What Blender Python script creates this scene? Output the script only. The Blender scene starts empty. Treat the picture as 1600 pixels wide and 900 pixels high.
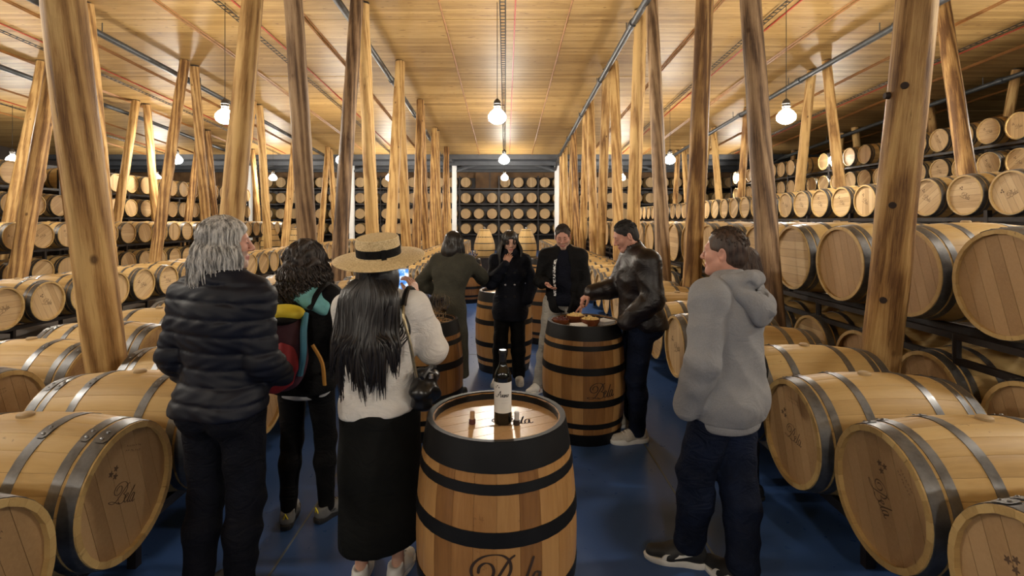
import bpy, math, random
import numpy as np
from mathutils import Vector, Matrix

random.seed(7)
SC = bpy.context.scene
COL = SC.collection
PI = math.pi

# ------------------------------------------------------------------ camera, world, exposure
cam_d = bpy.data.cameras.new('camera')
cam = bpy.data.objects.new('camera', cam_d)
COL.objects.link(cam)
cam.location = (0, 0, 1.8)
cam.rotation_euler = (PI / 2, 0, 0)
cam_d.sensor_width = 36
cam_d.lens = 18.0                      # 800 px focal length on the 1600 px frame
cam_d.shift_x = 10 / 1600
cam_d.shift_y = -105 / 1600
cam_d.clip_start = 0.05
SC.camera = cam
world = bpy.data.worlds.new('world')
SC.world = world
world.use_nodes = True
world.node_tree.nodes['Background'].inputs[0].default_value = (0.05, 0.05, 0.06, 1)
world.node_tree.nodes['Background'].inputs[1].default_value = 0.3
SC.view_settings.view_transform = 'Standard'
SC.view_settings.look = 'None'
SC.view_settings.exposure = 0.5
SC.view_settings.gamma = 1.0
SC.view_settings.use_curve_mapping = False
LAMP_STRENGTH = 230.0
LAMP_COLOUR = (1.0, 0.92, 0.79)

# ------------------------------------------------------------------ materials
class G:
    """small node-graph helper"""
    def __init__(s, name):
        s.m = bpy.data.materials.new(name)
        s.m.use_nodes = True
        s.t = s.m.node_tree
        s.b = s.t.nodes['Principled BSDF']
    def n(s, typ, **kw):
        x = s.t.nodes.new('ShaderNode' + typ)
        for k, v in kw.items():
            setattr(x, k, v)
        return x
    def put(s, sock, v):
        if hasattr(v, 'is_linked') or hasattr(v, 'links'):
            s.t.links.new(v, sock)
        else:
            if isinstance(v, tuple) and len(v) == 3 and sock.type == 'RGBA':
                v = v + (1,)
            sock.default_value = v
    def math(s, op, a, b=0.0, c=None):
        x = s.n('Math', operation=op)
        s.put(x.inputs[0], a); s.put(x.inputs[1], b)
        if c is not None: s.put(x.inputs[2], c)
        return x.outputs[0]
    def coord(s, scale=(1, 1, 1), loc=(0, 0, 0), src='Object'):
        tc = s.n('TexCoord')
        mp = s.n('Mapping')
        s.t.links.new(tc.outputs[src], mp.inputs[0])
        s.put(mp.inputs['Scale'], scale); s.put(mp.inputs['Location'], loc)
        return mp.outputs[0]
    def noise(s, vec, scale=5, detail=3, rough=0.55, dist=0.0):
        x = s.n('TexNoise')
        s.t.links.new(vec, x.inputs['Vector'])
        s.put(x.inputs['Scale'], scale); s.put(x.inputs['Detail'], detail)
        s.put(x.inputs['Roughness'], rough); s.put(x.inputs['Distortion'], dist)
        return x.outputs['Fac']
    def ramp(s, fac, stops):
        x = s.n('ValToRGB')
        s.put(x.inputs[0], fac)
        e = x.color_ramp.elements
        while len(e) < len(stops): e.new(0.5)
        for q, (p, c) in zip(e, stops):
            q.position = p
            q.color = (c if len(c) == 4 else tuple(c) + (1,))
        return x.outputs[0]
    def mix(s, fac, a, b, mode='MIX'):
        x = s.n('Mix', data_type='RGBA', blend_type=mode)
        s.put(x.inputs[0], fac); s.put(x.inputs[6], a); s.put(x.inputs[7], b)
        return x.outputs[2]
    def bump(s, h, strength=0.3, dist=0.01):
        x = s.n('Bump')
        s.put(x.inputs['Height'], h); s.put(x.inputs['Strength'], strength); s.put(x.inputs['Distance'], dist)
        s.t.links.new(x.outputs[0], s.b.inputs['Normal'])
    def set(s, col=None, rough=None, metal=None, spec=None, **kw):
        if col is not None: s.put(s.b.inputs['Base Color'], col)
        if rough is not None: s.put(s.b.inputs['Roughness'], rough)
        if metal is not None: s.put(s.b.inputs['Metallic'], metal)
        if spec is not None: s.put(s.b.inputs['Specular IOR Level'], spec)
        for k, v in kw.items(): s.put(s.b.inputs[k], v)
        return s.m

def plain(name, col, rough=0.6, metal=0.0, var=0.12, scale=8.0, bump=0.0, bscale=60.0, spec=0.5, crease=0.0, cscale=7.0, **kw):
    g = G(name)
    v = g.coord()
    f = g.noise(v, scale, 3)
    lo = tuple(c * (1 - var) for c in col); hi = tuple(min(1, c * (1 + var)) for c in col)
    c = g.ramp(f, [(0.3, lo), (0.7, hi)])
    if crease:                                    # cloth or leather creases plus the weave
        n1 = g.noise(g.coord((1.0, 1.0, 1.7)), cscale, 4, .55, 1.3)
        rid = g.math('ABSOLUTE', g.math('SUBTRACT', n1, 0.5))
        g.bump(g.math('ADD', g.math('MULTIPLY', rid, -3.0), g.math('MULTIPLY', g.noise(v, bscale, 2), bump * .25)), crease, 0.016)
    elif bump: g.bump(g.noise(v, bscale, 2), bump, 0.004)
    return g.set(c, rough, metal, spec, **kw)

def oak_stave(name, dark, mid, light, rough=0.5, wear=0.0, n_stave=0, spread=0.30):
    """oak; local z runs along the barrel. n_stave > 0: tint each stave by its angle, else by object."""
    g = G(name)
    oi = g.n('ObjectInfo')
    v = g.coord((1, 1, 1))
    if n_stave:
        sp = g.n('SeparateXYZ'); g.t.links.new(v, sp.inputs[0])
        ang = g.math('ARCTAN2', sp.outputs[1], sp.outputs[0])
        idx = g.math('FLOOR', g.math('ADD', g.math('MULTIPLY', ang, n_stave / (2 * PI)), 0.5))
        wn = g.n('TexWhiteNoise', noise_dimensions='2D')
        cb = g.n('CombineXYZ'); g.put(cb.inputs[0], idx); g.put(cb.inputs[1], g.math('MULTIPLY', oi.outputs['Random'], 37.0))
        g.t.links.new(cb.outputs[0], wn.inputs['Vector'])
        rnd = wn.outputs['Value']
    else:
        rnd = oi.outputs['Random']
    off = g.n('CombineXYZ'); g.put(off.inputs[2], g.math('MULTIPLY', rnd, 19.0))
    va = g.n('VectorMath', operation='ADD'); g.t.links.new(v, va.inputs[0]); g.t.links.new(off.outputs[0], va.inputs[1])
    mp = g.n('Mapping'); g.t.links.new(va.outputs[0], mp.inputs[0]); g.put(mp.inputs['Scale'], (26, 26, 1.6))
    grain = g.noise(mp.outputs[0], 2.2, 5, 0.62, 0.4)
    blot = g.noise(va.outputs[0], 3.2, 3, 0.5)
    f = g.math('ADD', g.math('MULTIPLY', rnd, spread), g.math('MULTIPLY', grain, 0.42))
    f = g.math('ADD', f, (0.5 - spread) * 0.5)
    f = g.math('ADD', f, g.math('MULTIPLY', g.math('SUBTRACT', blot, 0.5), 0.35))
    c = g.ramp(f, [(0.10, dark), (0.44, mid), (0.9, light)])
    if wear:
        st = g.noise(va.outputs[0], 9.0, 4, 0.7, 1.5)
        k = g.math('MULTIPLY', g.math('GREATER_THAN', st, 0.68), wear)
        c = g.mix(k, c, tuple(x * 0.45 for x in dark))
    g.bump(grain, 0.12, 0.003)
    return g.set(c, rough, 0, 0.4)

def planked_head(name, dark, mid, light, w=0.09, rough=0.55, cross=False):
    g = G(name)
    v = g.coord()
    oi = g.n('ObjectInfo')
    sp = g.n('SeparateXYZ'); g.t.links.new(v, sp.inputs[0])
    u = g.math('DIVIDE', sp.outputs[1], w)
    idx = g.math('FLOOR', u)
    wn = g.n('TexWhiteNoise', noise_dimensions='2D')
    cb = g.n('CombineXYZ'); g.put(cb.inputs[0], idx); g.put(cb.inputs[1], g.math('MULTIPLY', oi.outputs['Random'], 51.0))
    g.t.links.new(cb.outputs[0], wn.inputs['Vector'])
    mp = g.n('Mapping'); g.t.links.new(v, mp.inputs[0]); g.put(mp.inputs['Scale'], (2, 24, 24))
    grain = g.noise(mp.outputs[0], 2.4, 4, 0.6, 0.3)
    f = g.math('ADD', g.math('MULTIPLY', wn.outputs['Value'], 0.45), g.math('MULTIPLY', grain, 0.5))
    c = g.ramp(f, [(0.15, dark), (0.45, mid), (0.85, light)])
    fr = g.math('FRACT', u)
    gap = g.math('LESS_THAN', fr, 0.035)
    c = g.mix(g.math('MULTIPLY', gap, 0.7), c, (0.05, 0.03, 0.015))
    g.bump(grain, 0.1, 0.003)
    return g.set(c, rough, 0, 0.35)

def make_log_mat(name, dark, mid, light):
    g = G(name)
    oi = g.n('ObjectInfo')
    v = g.coord()
    off = g.n('CombineXYZ'); g.put(off.inputs[2], g.math('MULTIPLY', oi.outputs['Random'], 40.0))
    g.put(off.inputs[0], g.math('MULTIPLY', oi.outputs['Random'], 3.0))
    va = g.n('VectorMath', operation='ADD'); g.t.links.new(v, va.inputs[0]); g.t.links.new(off.outputs[0], va.inputs[1])
    mp = g.n('Mapping'); g.t.links.new(va.outputs[0], mp.inputs[0]); g.put(mp.inputs['Scale'], (9, 9, 0.75))
    wv = g.n('TexWave', wave_type='BANDS', bands_direction='DIAGONAL')
    g.t.links.new(mp.outputs[0], wv.inputs['Vector'])
    g.put(wv.inputs['Scale'], 0.5); g.put(wv.inputs['Distortion'], 7.0); g.put(wv.inputs['Detail'], 3.0); g.put(wv.inputs['Detail Scale'], 1.4)
    grain = wv.outputs['Fac']
    mp2 = g.n('Mapping'); g.t.links.new(va.outputs[0], mp2.inputs[0]); g.put(mp2.inputs['Scale'], (48, 48, 2.0))
    fine = g.noise(mp2.outputs[0], 1.5, 8, 0.72, 0.9)
    patch = g.noise(va.outputs[0], 1.6, 3, 0.55)
    f = g.math('ADD', g.math('MULTIPLY', grain, 0.2), g.math('MULTIPLY', fine, 0.55))
    f = g.math('ADD', f, g.math('MULTIPLY', patch, 0.38))
    f = g.math('ADD', f, g.math('MULTIPLY', g.math('SUBTRACT', oi.outputs['Random'], 0.5), 0.22))
    c = g.ramp(f, [(0.38, dark), (0.54, mid), (0.70, light)])
    vo = g.n('TexVoronoi', feature='F1'); mp3 = g.n('Mapping'); g.t.links.new(va.outputs[0], mp3.inputs[0])
    g.put(mp3.inputs['Scale'], (2.6, 2.6, 1.7)); g.t.links.new(mp3.outputs[0], vo.inputs['Vector']); g.put(vo.inputs['Scale'], 1.0)
    kn = g.ramp(vo.outputs['Distance'], [(0.035, (1, 1, 1)), (0.075, (0, 0, 0))])
    c = g.mix(g.math('MULTIPLY', kn, 0.8), c, (0.06, 0.026, 0.01))
    mp4 = g.n('Mapping'); g.t.links.new(va.outputs[0], mp4.inputs[0]); g.put(mp4.inputs['Scale'], (17, 17, 0.9))
    cr = g.noise(mp4.outputs[0], 1.3, 5, 0.6, 1.2)
    ck = g.ramp(cr, [(0.335, (1, 1, 1)), (0.365, (0, 0, 0))])
    c = g.mix(g.math('MULTIPLY', ck, 0.6), c, (0.07, 0.032, 0.014))
    g.bump(g.math('ADD', fine, g.math('MULTIPLY', ck, -0.6)), 0.35, 0.008)
    return g.set(c, 0.62, 0, 0.3)

def make_ceiling_mat():
    g = G('ceiling_boards')
    v = g.coord()
    sp = g.n('SeparateXYZ'); g.t.links.new(v, sp.inputs[0])
    u = g.math('DIVIDE', sp.outputs[1], 0.115)
    idx = g.math('FLOOR', u)
    oi = g.n('ObjectInfo')
    cb = g.n('CombineXYZ'); g.put(cb.inputs[0], idx); g.put(cb.inputs[1], g.math('MULTIPLY', oi.outputs['Random'], 91.0))
    wn = g.n('TexWhiteNoise', noise_dimensions='2D'); g.t.links.new(cb.outputs[0], wn.inputs['Vector'])
    off = g.n('CombineXYZ'); g.put(off.inputs[0], g.math('MULTIPLY', wn.outputs['Value'], 23.0))
    va = g.n('VectorMath', operation='ADD'); g.t.links.new(v, va.inputs[0]); g.t.links.new(off.outputs[0], va.inputs[1])
    mp = g.n('Mapping'); g.t.links.new(va.outputs[0], mp.inputs[0]); g.put(mp.inputs['Scale'], (1.3, 22, 1))
    grain = g.noise(mp.outputs[0], 1.6, 4, 0.62, 0.5)
    mp2 = g.n('Mapping'); g.t.links.new(va.outputs[0], mp2.inputs[0]); g.put(mp2.inputs['Scale'], (2.2, 8, 1))
    kn = g.noise(mp2.outputs[0], 2.0, 1, 0.4)
    f = g.math('ADD', g.math('MULTIPLY', wn.outputs['Value'], 0.28), g.math('MULTIPLY', grain, 0.62))
    f = g.math('ADD', f, g.math('MULTIPLY', g.math('SUBTRACT', oi.outputs['Random'], 0.5), 0.06))
    c = g.ramp(f, [(0.2, (0.22, 0.120, 0.038)), (0.46, (0.40, 0.245, 0.088)), (0.8, (0.57, 0.385, 0.160))])
    k = g.ramp(kn, [(0.70, (0, 0, 0)), (0.76, (1, 1, 1))])
    c = g.mix(g.math('MULTIPLY', k, 0.75), c, (0.12, 0.05, 0.015))
    fr = g.math('FRACT', u)
    gap = g.math('LESS_THAN', fr, 0.07)
    c = g.mix(g.math('MULTIPLY', gap, 0.55), c, (0.09, 0.042, 0.013))
    h = g.math('ADD', g.math('MULTIPLY', grain, 0.3), g.math('MULTIPLY', gap, -1.0))
    g.bump(h, 0.35, 0.006)
    return g.set(c, 0.5, 0, 0.35)

def make_floor_mat():
    g = G('floor_resin')
    v = g.coord()
    f = g.noise(v, 0.8, 4, 0.6)
    f2 = g.noise(v, 14, 3, 0.6)
    c = g.ramp(g.math('ADD', g.math('MULTIPLY', f, 0.7), g.math('MULTIPLY', f2, 0.3)),
               [(0.3, (0.036, 0.080, 0.215)), (0.7, (0.042, 0.092, 0.245))])
    r = g.ramp(f2, [(0.3, (0.27, 0.27, 0.27)), (0.7, (0.35, 0.35, 0.35))])
    return g.set(c, r, 0, 0.22)

M = {}
M['stave'] = oak_stave('oak_staves', (0.30, 0.185, 0.066), (0.46, 0.302, 0.116), (0.58, 0.415, 0.180), 0.55, 0.5)
M['staves'] = oak_stave('oak_staved_body', (0.30, 0.185, 0.066), (0.46, 0.302, 0.116), (0.58, 0.415, 0.180), 0.55, 0.4, 24)
M['vstave'] = oak_stave('varnished_staves', (0.150, 0.065, 0.020), (0.30, 0.145, 0.046), (0.50, 0.285, 0.105), 0.32, 0.3, 0, 0.55)
M['head'] = planked_head('oak_head', (0.34, 0.215, 0.10), (0.49, 0.33, 0.165), (0.61, 0.44, 0.245))
M['plank'] = oak_stave('oak_head_planks', (0.25, 0.145, 0.065), (0.37, 0.225, 0.105), (0.48, 0.315, 0.16), 0.55)
M['vhead'] = oak_stave('varnished_head_planks', (0.36, 0.20, 0.085), (0.48, 0.29, 0.135), (0.60, 0.40, 0.21), 0.27)
g = G('galvanised_hoop'); v = g.coord()
g.bump(g.noise(v, 45, 2), 0.06, 0.003)
M['steel'] = g.set(g.ramp(g.noise(v, 9, 4, 0.65), [(0.3, (0.115, 0.118, 0.125)), (0.7, (0.245, 0.248, 0.255))]), g.ramp(g.noise(v, 20, 3), [(0.3, (0.34,) * 3), (0.7, (0.52,) * 3)]), 0.9)
M['black_hoop'] = plain('black_hoop', (0.004, 0.004, 0.0045), 0.5, 0.0, 0.3, 14, 0.05, spec=.3)
M['rivet'] = plain('rivet_metal', (0.30, 0.29, 0.28), 0.35, 0.9)
M['bung'] = plain('bung', (0.36, 0.255, 0.13), 0.6)
M['ink'] = plain('burnt_brand', (0.028, 0.014, 0.008), 0.75, 0, 0.25)
M['faint_ink'] = plain('faint_brand', (0.085, 0.048, 0.025), 0.8, 0, 0.3)
M['rack'] = plain('rack_steel', (0.020, 0.016, 0.016), 0.42, 0.3, 0.25)
M['log'] = make_log_mat('pine_log', (0.13, 0.060, 0.020), (0.37, 0.205, 0.070), (0.60, 0.39, 0.155))
M['oldlog'] = make_log_mat('weathered_log', (0.075, 0.042, 0.024), (0.235, 0.145, 0.078), (0.42, 0.285, 0.16))
M['ceil'] = make_ceiling_mat()
M['batten'] = plain('ceiling_batten', (0.30, 0.13, 0.035), 0.5, 0, 0.25, 3)
M['floor'] = make_floor_mat()
M['joint'] = plain('floor_joint', (0.10, 0.12, 0.14), 0.6)
M['pipe'] = plain('grey_pipe', (0.10, 0.11, 0.12), 0.42, 0.55, 0.2)
M['tray'] = plain('cable_tray', (0.05, 0.048, 0.045), 0.5, 0.6)
M['red'] = plain('red_conduit', (0.42, 0.045, 0.020), 0.4)
M['cord'] = plain('black_cord', (0.02, 0.02, 0.02), 0.5)
M['socket'] = plain('lamp_socket', (0.09, 0.085, 0.08), 0.4, 0.5)
M['white'] = plain('white_paint', (0.80, 0.81, 0.82), 0.45, 0, 0.03)
M['grey_steel'] = plain('grey_roof_steel', (0.075, 0.082, 0.095), 0.5, 0.2, 0.12, 3)
M['wall'] = plain('brown_wall', (0.16, 0.085, 0.035), 0.7, 0, 0.35, 2.5, 0.2, 20)
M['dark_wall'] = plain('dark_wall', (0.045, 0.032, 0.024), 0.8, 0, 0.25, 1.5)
g = G('lamp_glow')
g.put(g.b.inputs['Emission Color'], LAMP_COLOUR); g.put(g.b.inputs['Emission Strength'], LAMP_STRENGTH)
M['glow'] = g.set((1, 1, 1), 0.4)

# ------------------------------------------------------------------ mesh helpers
class MB:
    def __init__(s): s.v = []; s.f = []; s.m = []
    def add(s, vs, fs, mi=0):
        o = len(s.v)
        s.v += [tuple(p) for p in vs]
        s.f += [tuple(i + o for i in q) for q in fs]
        s.m += [mi] * len(fs)
        return s
    def box(s, lo, hi, mi=0, mat=None):
        (a, b, c), (d, e, f) = lo, hi
        vs = [Vector(p) for p in ((a,b,c),(d,b,c),(d,e,c),(a,e,c),(a,b,f),(d,b,f),(d,e,f),(a,e,f))]
        if mat is not None: vs = [mat @ p for p in vs]
        return s.add(vs, [(0,3,2,1),(4,5,6,7),(0,1,5,4),(1,2,6,5),(2,3,7,6),(3,0,4,7)], mi)
    def tube(s, pts, rad, n=8, mi=0, cap=True, flat=1.0, closed=False):
        pts = [Vector(p) for p in pts]
        if not hasattr(rad, '__len__'): rad = [rad] * len(pts)
        N = len(pts); vs = []; fs = []
        ref = None
        for i, p in enumerate(pts):
            t = (pts[(i + 1) % N] - pts[i - 1]) if (closed or 0 < i < N - 1) else (pts[1] - pts[0] if i == 0 else pts[-1] - pts[-2])
            if t.length < 1e-9: t = Vector((0, 0, 1))
            t.normalize()
            if ref is None:
                ref = Vector((1, 0, 0)) if abs(t.x) < 0.9 else Vector((0, 1, 0))
            a = (ref - t * ref.dot(t)); a.normalize(); b = t.cross(a); ref = a
            for j in range(n):
                th = 2 * PI * j / n
                vs.append(p + (a * math.cos(th) + b * math.sin(th) * flat) * rad[i])
        for i in range(N if closed else N - 1):
            i2 = (i + 1) % N
            for j in range(n):
                fs.append((i * n + j, i * n + (j + 1) % n, i2 * n + (j + 1) % n, i2 * n + j))
        if cap and not closed:
            fs.append(tuple(range(n - 1, -1, -1))); fs.append(tuple((N - 1) * n + j for j in range(n)))
        return s.add(vs, fs, mi)
    def lathe(s, prof, n=24, mi=0, c=(0, 0, 0), mat=None, closed=False):
        """prof: list of (r, z), surface of revolution about z."""
        vs = []; fs = []
        P = len(prof)
        for r, z in prof:
            for j in range(n):
                th = 2 * PI * j / n
                vs.append(Vector((r * math.cos(th) + c[0], r * math.sin(th) + c[1], z + c[2])))
        for i in range(P if closed else P - 1):
            i2 = (i + 1) % P
            for j in range(n):
                fs.append((i * n + j, i * n + (j + 1) % n, i2 * n + (j + 1) % n, i2 * n + j))
        if mat is not None: vs = [mat @ p for p in vs]
        return s.add(vs, fs, mi)
    def mesh(s, name, mats, smooth=True):
        me = bpy.data.meshes.new(name)
        me.from_pydata([tuple(p) for p in s.v], [], s.f)
        for m in (mats if isinstance(mats, (list, tuple)) else [mats]): me.materials.append(M[m] if isinstance(m, str) else m)
        if any(s.m): me.polygons.foreach_set('material_index', s.m)
        if smooth:
            me.polygons.foreach_set('use_smooth', [True] * len(me.polygons))
            if hasattr(me, 'set_sharp_from_angle'): me.set_sharp_from_angle(angle=math.radians(38))
        me.update()
        return me
    def build(s, name, mats, parent=None, smooth=True):
        return link(name, s.mesh(name, mats, smooth), parent)

def link(name, me, parent=None, loc=None, rot=None, mat=None):
    o = bpy.data.objects.new(name, me)
    COL.objects.link(o)
    if parent is not None: o.parent = parent
    if mat is not None: o.matrix_local = mat
    if loc is not None: o.location = loc
    if rot is not None: o.rotation_euler = rot
    return o

def tag(o, label, cat, group=None, kind=None):
    o['label'] = label; o['category'] = cat
    if group: o['group'] = group
    if kind: o['kind'] = kind
    return o

def thing(name, label, cat, loc=(0, 0, 0), rotz=0.0, group=None):
    o = link(name, None, None, loc, (0, 0, rotz))
    o.empty_display_size = 0.1
    return tag(o, label, cat, group)

def struct(o):
    o['kind'] = 'structure'
    return o

ONES = ['', 'first', 'second', 'third', 'fourth', 'fifth', 'sixth', 'seventh', 'eighth', 'ninth', 'tenth', 'eleventh', 'twelfth',
        'thirteenth', 'fourteenth', 'fifteenth', 'sixteenth', 'seventeenth', 'eighteenth', 'nineteenth']
TENS = {2: ('twenty', 'twentieth'), 3: ('thirty', 'thirtieth'), 4: ('forty', 'fortieth')}
def ordinal(n):
    if n < 20: return ONES[n]
    t, u = divmod(n, 10)
    return TENS[t][1] if u == 0 else TENS[t][0] + '-' + ONES[u]

def catmull(pts, sub=6):
    P = [np.array(p, float) for p in pts]
    P = [2 * P[0] - P[1]] + P + [2 * P[-1] - P[-2]]
    out = []
    for i in range(1, len(P) - 2):
        p0, p1, p2, p3 = P[i - 1:i + 3]
        for k in range(sub):
            t = k / sub
            out.append(0.5 * ((2 * p1) + (-p0 + p2) * t + (2 * p0 - 5 * p1 + 4 * p2 - p3) * t * t + (-p0 + 3 * p1 - 3 * p2 + p3) * t ** 3))
    out.append(P[-2])
    return out

# ------------------------------------------------------------------ lettering (script strokes, unit = height of the capital)
BELA = [
    [(.17,.55),(.20,.70),(.33,.80),(.47,.77),(.53,.63),(.47,.47),(.30,.37),(.10,.40),(0,.57),(.07,.77),(.27,.93),(.50,.99),(.73,.97),(.88,.85),(.92,.67),(.86,.51),(.72,.42)],
    [(.72,.42),(.88,.38),(.96,.25),(.92,.09),(.80,0),(.64,-.02),(.48,.06)],
    [(1.02,.96),(.88,.86),(.70,.60),(.50,.30),(.32,.07),(.12,-.03),(-.12,.0),(-.22,.05)],
    [(-.22,.05),(0,.08),(.25,.05),(.5,-.02),(.7,-.05)],
    [(.92,.2),(1.05,.28),(1.13,.4),(1.07,.46),(.98,.38),(.94,.2),(.98,.05),(1.08,.03),(1.18,.15)],
    [(1.18,.15),(1.33,.5),(1.48,.85)],[(1.48,.85),(1.40,.66),(1.28,.35),(1.22,.1),(1.28,.02),(1.38,.1)],
    [(1.62,.44),(1.52,.47),(1.42,.32),(1.38,.12),(1.44,.03),(1.54,.12),(1.65,.45),(1.59,.16),(1.63,.03),(1.76,.15)],
]
ARANO = [
    [(-.25,.20),(-.2,.05),(-.05,.0),(.15,.15),(.38,.55),(.62,1.0)],[(.62,1.0),(.60,.6),(.60,.25),(.66,.02),(.74,.05)],[(.08,.42),(.3,.36),(.55,.40),(.7,.48)],
    [(.76,.05),(.86,.42),(.90,.36),(.98,.42)],[(.86,.42),(.88,.2),(.92,.02)],
    [(1.2,.38),(1.1,.42),(1.02,.25),(1.0,.08),(1.06,.02),(1.15,.1),(1.24,.42),(1.2,.15),(1.24,.02),(1.32,.1)],
    [(1.34,.4),(1.33,.02)],[(1.33,.15),(1.44,.38),(1.52,.36),(1.5,.1),(1.56,.02),(1.64,.12)],
    [(1.82,.38),(1.72,.36),(1.66,.18),(1.70,.04),(1.78,.04),(1.86,.2),(1.82,.38),(1.98,.34)],
]
def ribbons(strokes, fmap, w=0.035, sub=5, mb=None):
    """flat pen strokes; fmap(u, v) -> 3-D point on the surface. Downstrokes are thicker."""
    mb = mb or MB()
    for st in strokes:
        P = catmull(st, sub)
        vs = []; fs = []
        for i, p in enumerate(P):
            t = P[min(i + 1, len(P) - 1)] - P[max(i - 1, 0)]
            L = np.hypot(*t) or 1
            nx, ny = -t[1] / L, t[0] / L
            ww = w * (0.45 + 0.75 * abs(t[1]) / L) * (0.5 if i in (0, len(P) - 1) else 1)
            vs += [fmap(p[0] + nx * ww, p[1] + ny * ww), fmap(p[0] - nx * ww, p[1] - ny * ww)]
        for i in range(len(P) - 1):
            fs.append((2 * i, 2 * i + 1, 2 * i + 3, 2 * i + 2))
        mb.add(vs, fs)
    return mb
def blob(mb, fmap, cx, cy, r, lobes=5):
    n = 20
    vs = [fmap(cx, cy)] + [fmap(cx + r * (0.72 + 0.28 * math.cos(lobes * 2 * PI * i / n)) * math.cos(2 * PI * i / n),
                              cy + r * (0.72 + 0.28 * math.cos(lobes * 2 * PI * i / n)) * math.sin(2 * PI * i / n)) for i in range(n)]
    mb.add(vs, [(0, 1 + i, 1 + (i + 1) % n) for i in range(n)])

# ------------------------------------------------------------------ room shell
CZ = [(-7, 6.36), (3, 6.36), (6.8, 6.34), (10.46, 6.24), (13.9, 6.06), (17.6, 5.84), (21.4, 5.58), (25.3, 5.30), (26.6, 5.18)]
def ceil_z(y): return float(np.interp(y, [a for a, _ in CZ], [b for _, b in CZ]))
X0, X1, Y0, Y1 = -24.0, 24.0, -7.0, 32.4

fl = struct(MB().box((X0, Y0, -0.2), (X1, Y1, 0)).build('floor', 'floor', smooth=False))
def floor_joint(a, b, w=0.006):
    a = Vector(a); b = Vector(b); d = (b - a).normalized(); n = Vector((-d.y, d.x, 0)) * w
    MB().add([a + n, a - n, b - n, b + n, a + n + Vector((0, 0, .002)), a - n + Vector((0, 0, .002)), b - n + Vector((0, 0, .002)), b + n + Vector((0, 0, .002))],
             [(4, 5, 6, 7), (0, 1, 5, 4), (1, 2, 6, 5), (2, 3, 7, 6), (3, 0, 4, 7)]).build('floor_joint', 'joint', fl, False)
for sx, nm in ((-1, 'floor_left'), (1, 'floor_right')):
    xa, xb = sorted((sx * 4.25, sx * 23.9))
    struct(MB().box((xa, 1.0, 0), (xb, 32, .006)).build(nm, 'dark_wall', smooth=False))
floor_joint((1.12, 2.0, 0), (1.12, 9.0, 0)); floor_joint((-1.2, 2.0, 0), (-1.2, 9.0, 0)); floor_joint((-1.6, 6.9, 0), (1.6, 6.9, 0))

cb = MB()
ys = [y for y, _ in CZ]
for i in range(len(ys) - 1):
    a, b = ys[i], ys[i + 1]
    za, zb = ceil_z(a) + .06, ceil_z(b) + .06
    cb.add([(X0, a, za), (X1, a, za), (X1, b, zb), (X0, b, zb), (X0, a, za + .2), (X1, a, za + .2), (X1, b, zb + .2), (X0, b, zb + .2)],
           [(0, 3, 2, 1), (4, 5, 6, 7), (0, 1, 5, 4), (1, 2, 6, 5), (2, 3, 7, 6), (3, 0, 4, 7)])
ce = struct(cb.build('ceiling', 'ceil', smooth=False))
seams = sorted([k * 5.7 + s * 1.35 for k in (-3, -2, -1, 0, 1, 2, 3) for s in (-1, 1)] + [X0, X1])
yb = [-7, -3.4, .26, 3.9, 7.6, 11.2, 14.9, 18.5, 22.2, 26.3]
for i in range(len(seams) - 1):
    for j in range(len(yb) - 1):
        p = MB()
        xa, xb = seams[i] + .012, seams[i + 1] - .012
        yy = np.linspace(yb[j] + .008, yb[j + 1] - .008, 4)
        vs = []
        dz = random.uniform(-.006, .006)
        for y in yy:
            z = ceil_z(y) + dz
            vs += [(xa, y, z), (xb, y, z), (xb, y, z + .05), (xa, y, z + .05)]
        fs = [(0, 1, 2, 3), (15, 14, 13, 12)]
        for k in range(3):
            o = 4 * k
            for q in range(4):
                fs.append((o + q, o + 4 + q, o + 4 + (q + 1) % 4, o + (q + 1) % 4))
        p.add(vs, fs).build('ceiling_panel', 'ceil', ce, False)
# battens covering the seams
for x in seams[1:-1]:
    for dx in ((-.045, .045) if abs(x) > 2 else (0,)):
        b = MB(); pts = [(x + dx, y, ceil_z(y) - .008) for y in np.linspace(-7, 26.3, 22)]
        b.tube(pts, .022, 4).build('ceiling_batten', 'batten', ce, False)
# the darker steel roof beyond the boarded ceiling
struct(MB().box((X0, 26.45, 5.0), (X1, Y1, 5.2)).build('ceiling_rear', 'grey_steel', smooth=False))
struct(MB().box((X0, 26.32, 4.98), (X1, 26.45, 5.9)).build('trim_1', 'grey_steel', smooth=False))
wb = struct(MB().box((X0, 32.2, 0), (X1, Y1, 5.2)).build('wall_back', 'wall', smooth=False))
for i in range(40):
    x = X0 + i * 1.2
    MB().box((x + .01, 32.14, 4.0), (x + 1.19, 32.21, 5.0)).build('panel', 'wall', wb, False)
struct(MB().box((X0 - .2, Y0, 0), (X0, Y1, 6.7)).build('wall_left', 'dark_wall', smooth=False))
struct(MB().box((X1, Y0, 0), (X1 + .2, Y1, 6.7)).build('wall_right', 'dark_wall', smooth=False))
struct(MB().box((X0, Y0 - .2, 0), (X1, Y0, 6.7)).build('wall_front', 'dark_wall', smooth=False))
# cladding door in the gap of the back rack's top row
dr = struct(MB().box((-1.85, 31.6, 3.66), (-.1, 31.7, 4.95)).build('door_1', 'wall', smooth=False))
MB().box((-1.0, 31.57, 3.7), (-.94, 31.6, 4.9)).build('door_handle', 'rack', dr, False)

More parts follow.
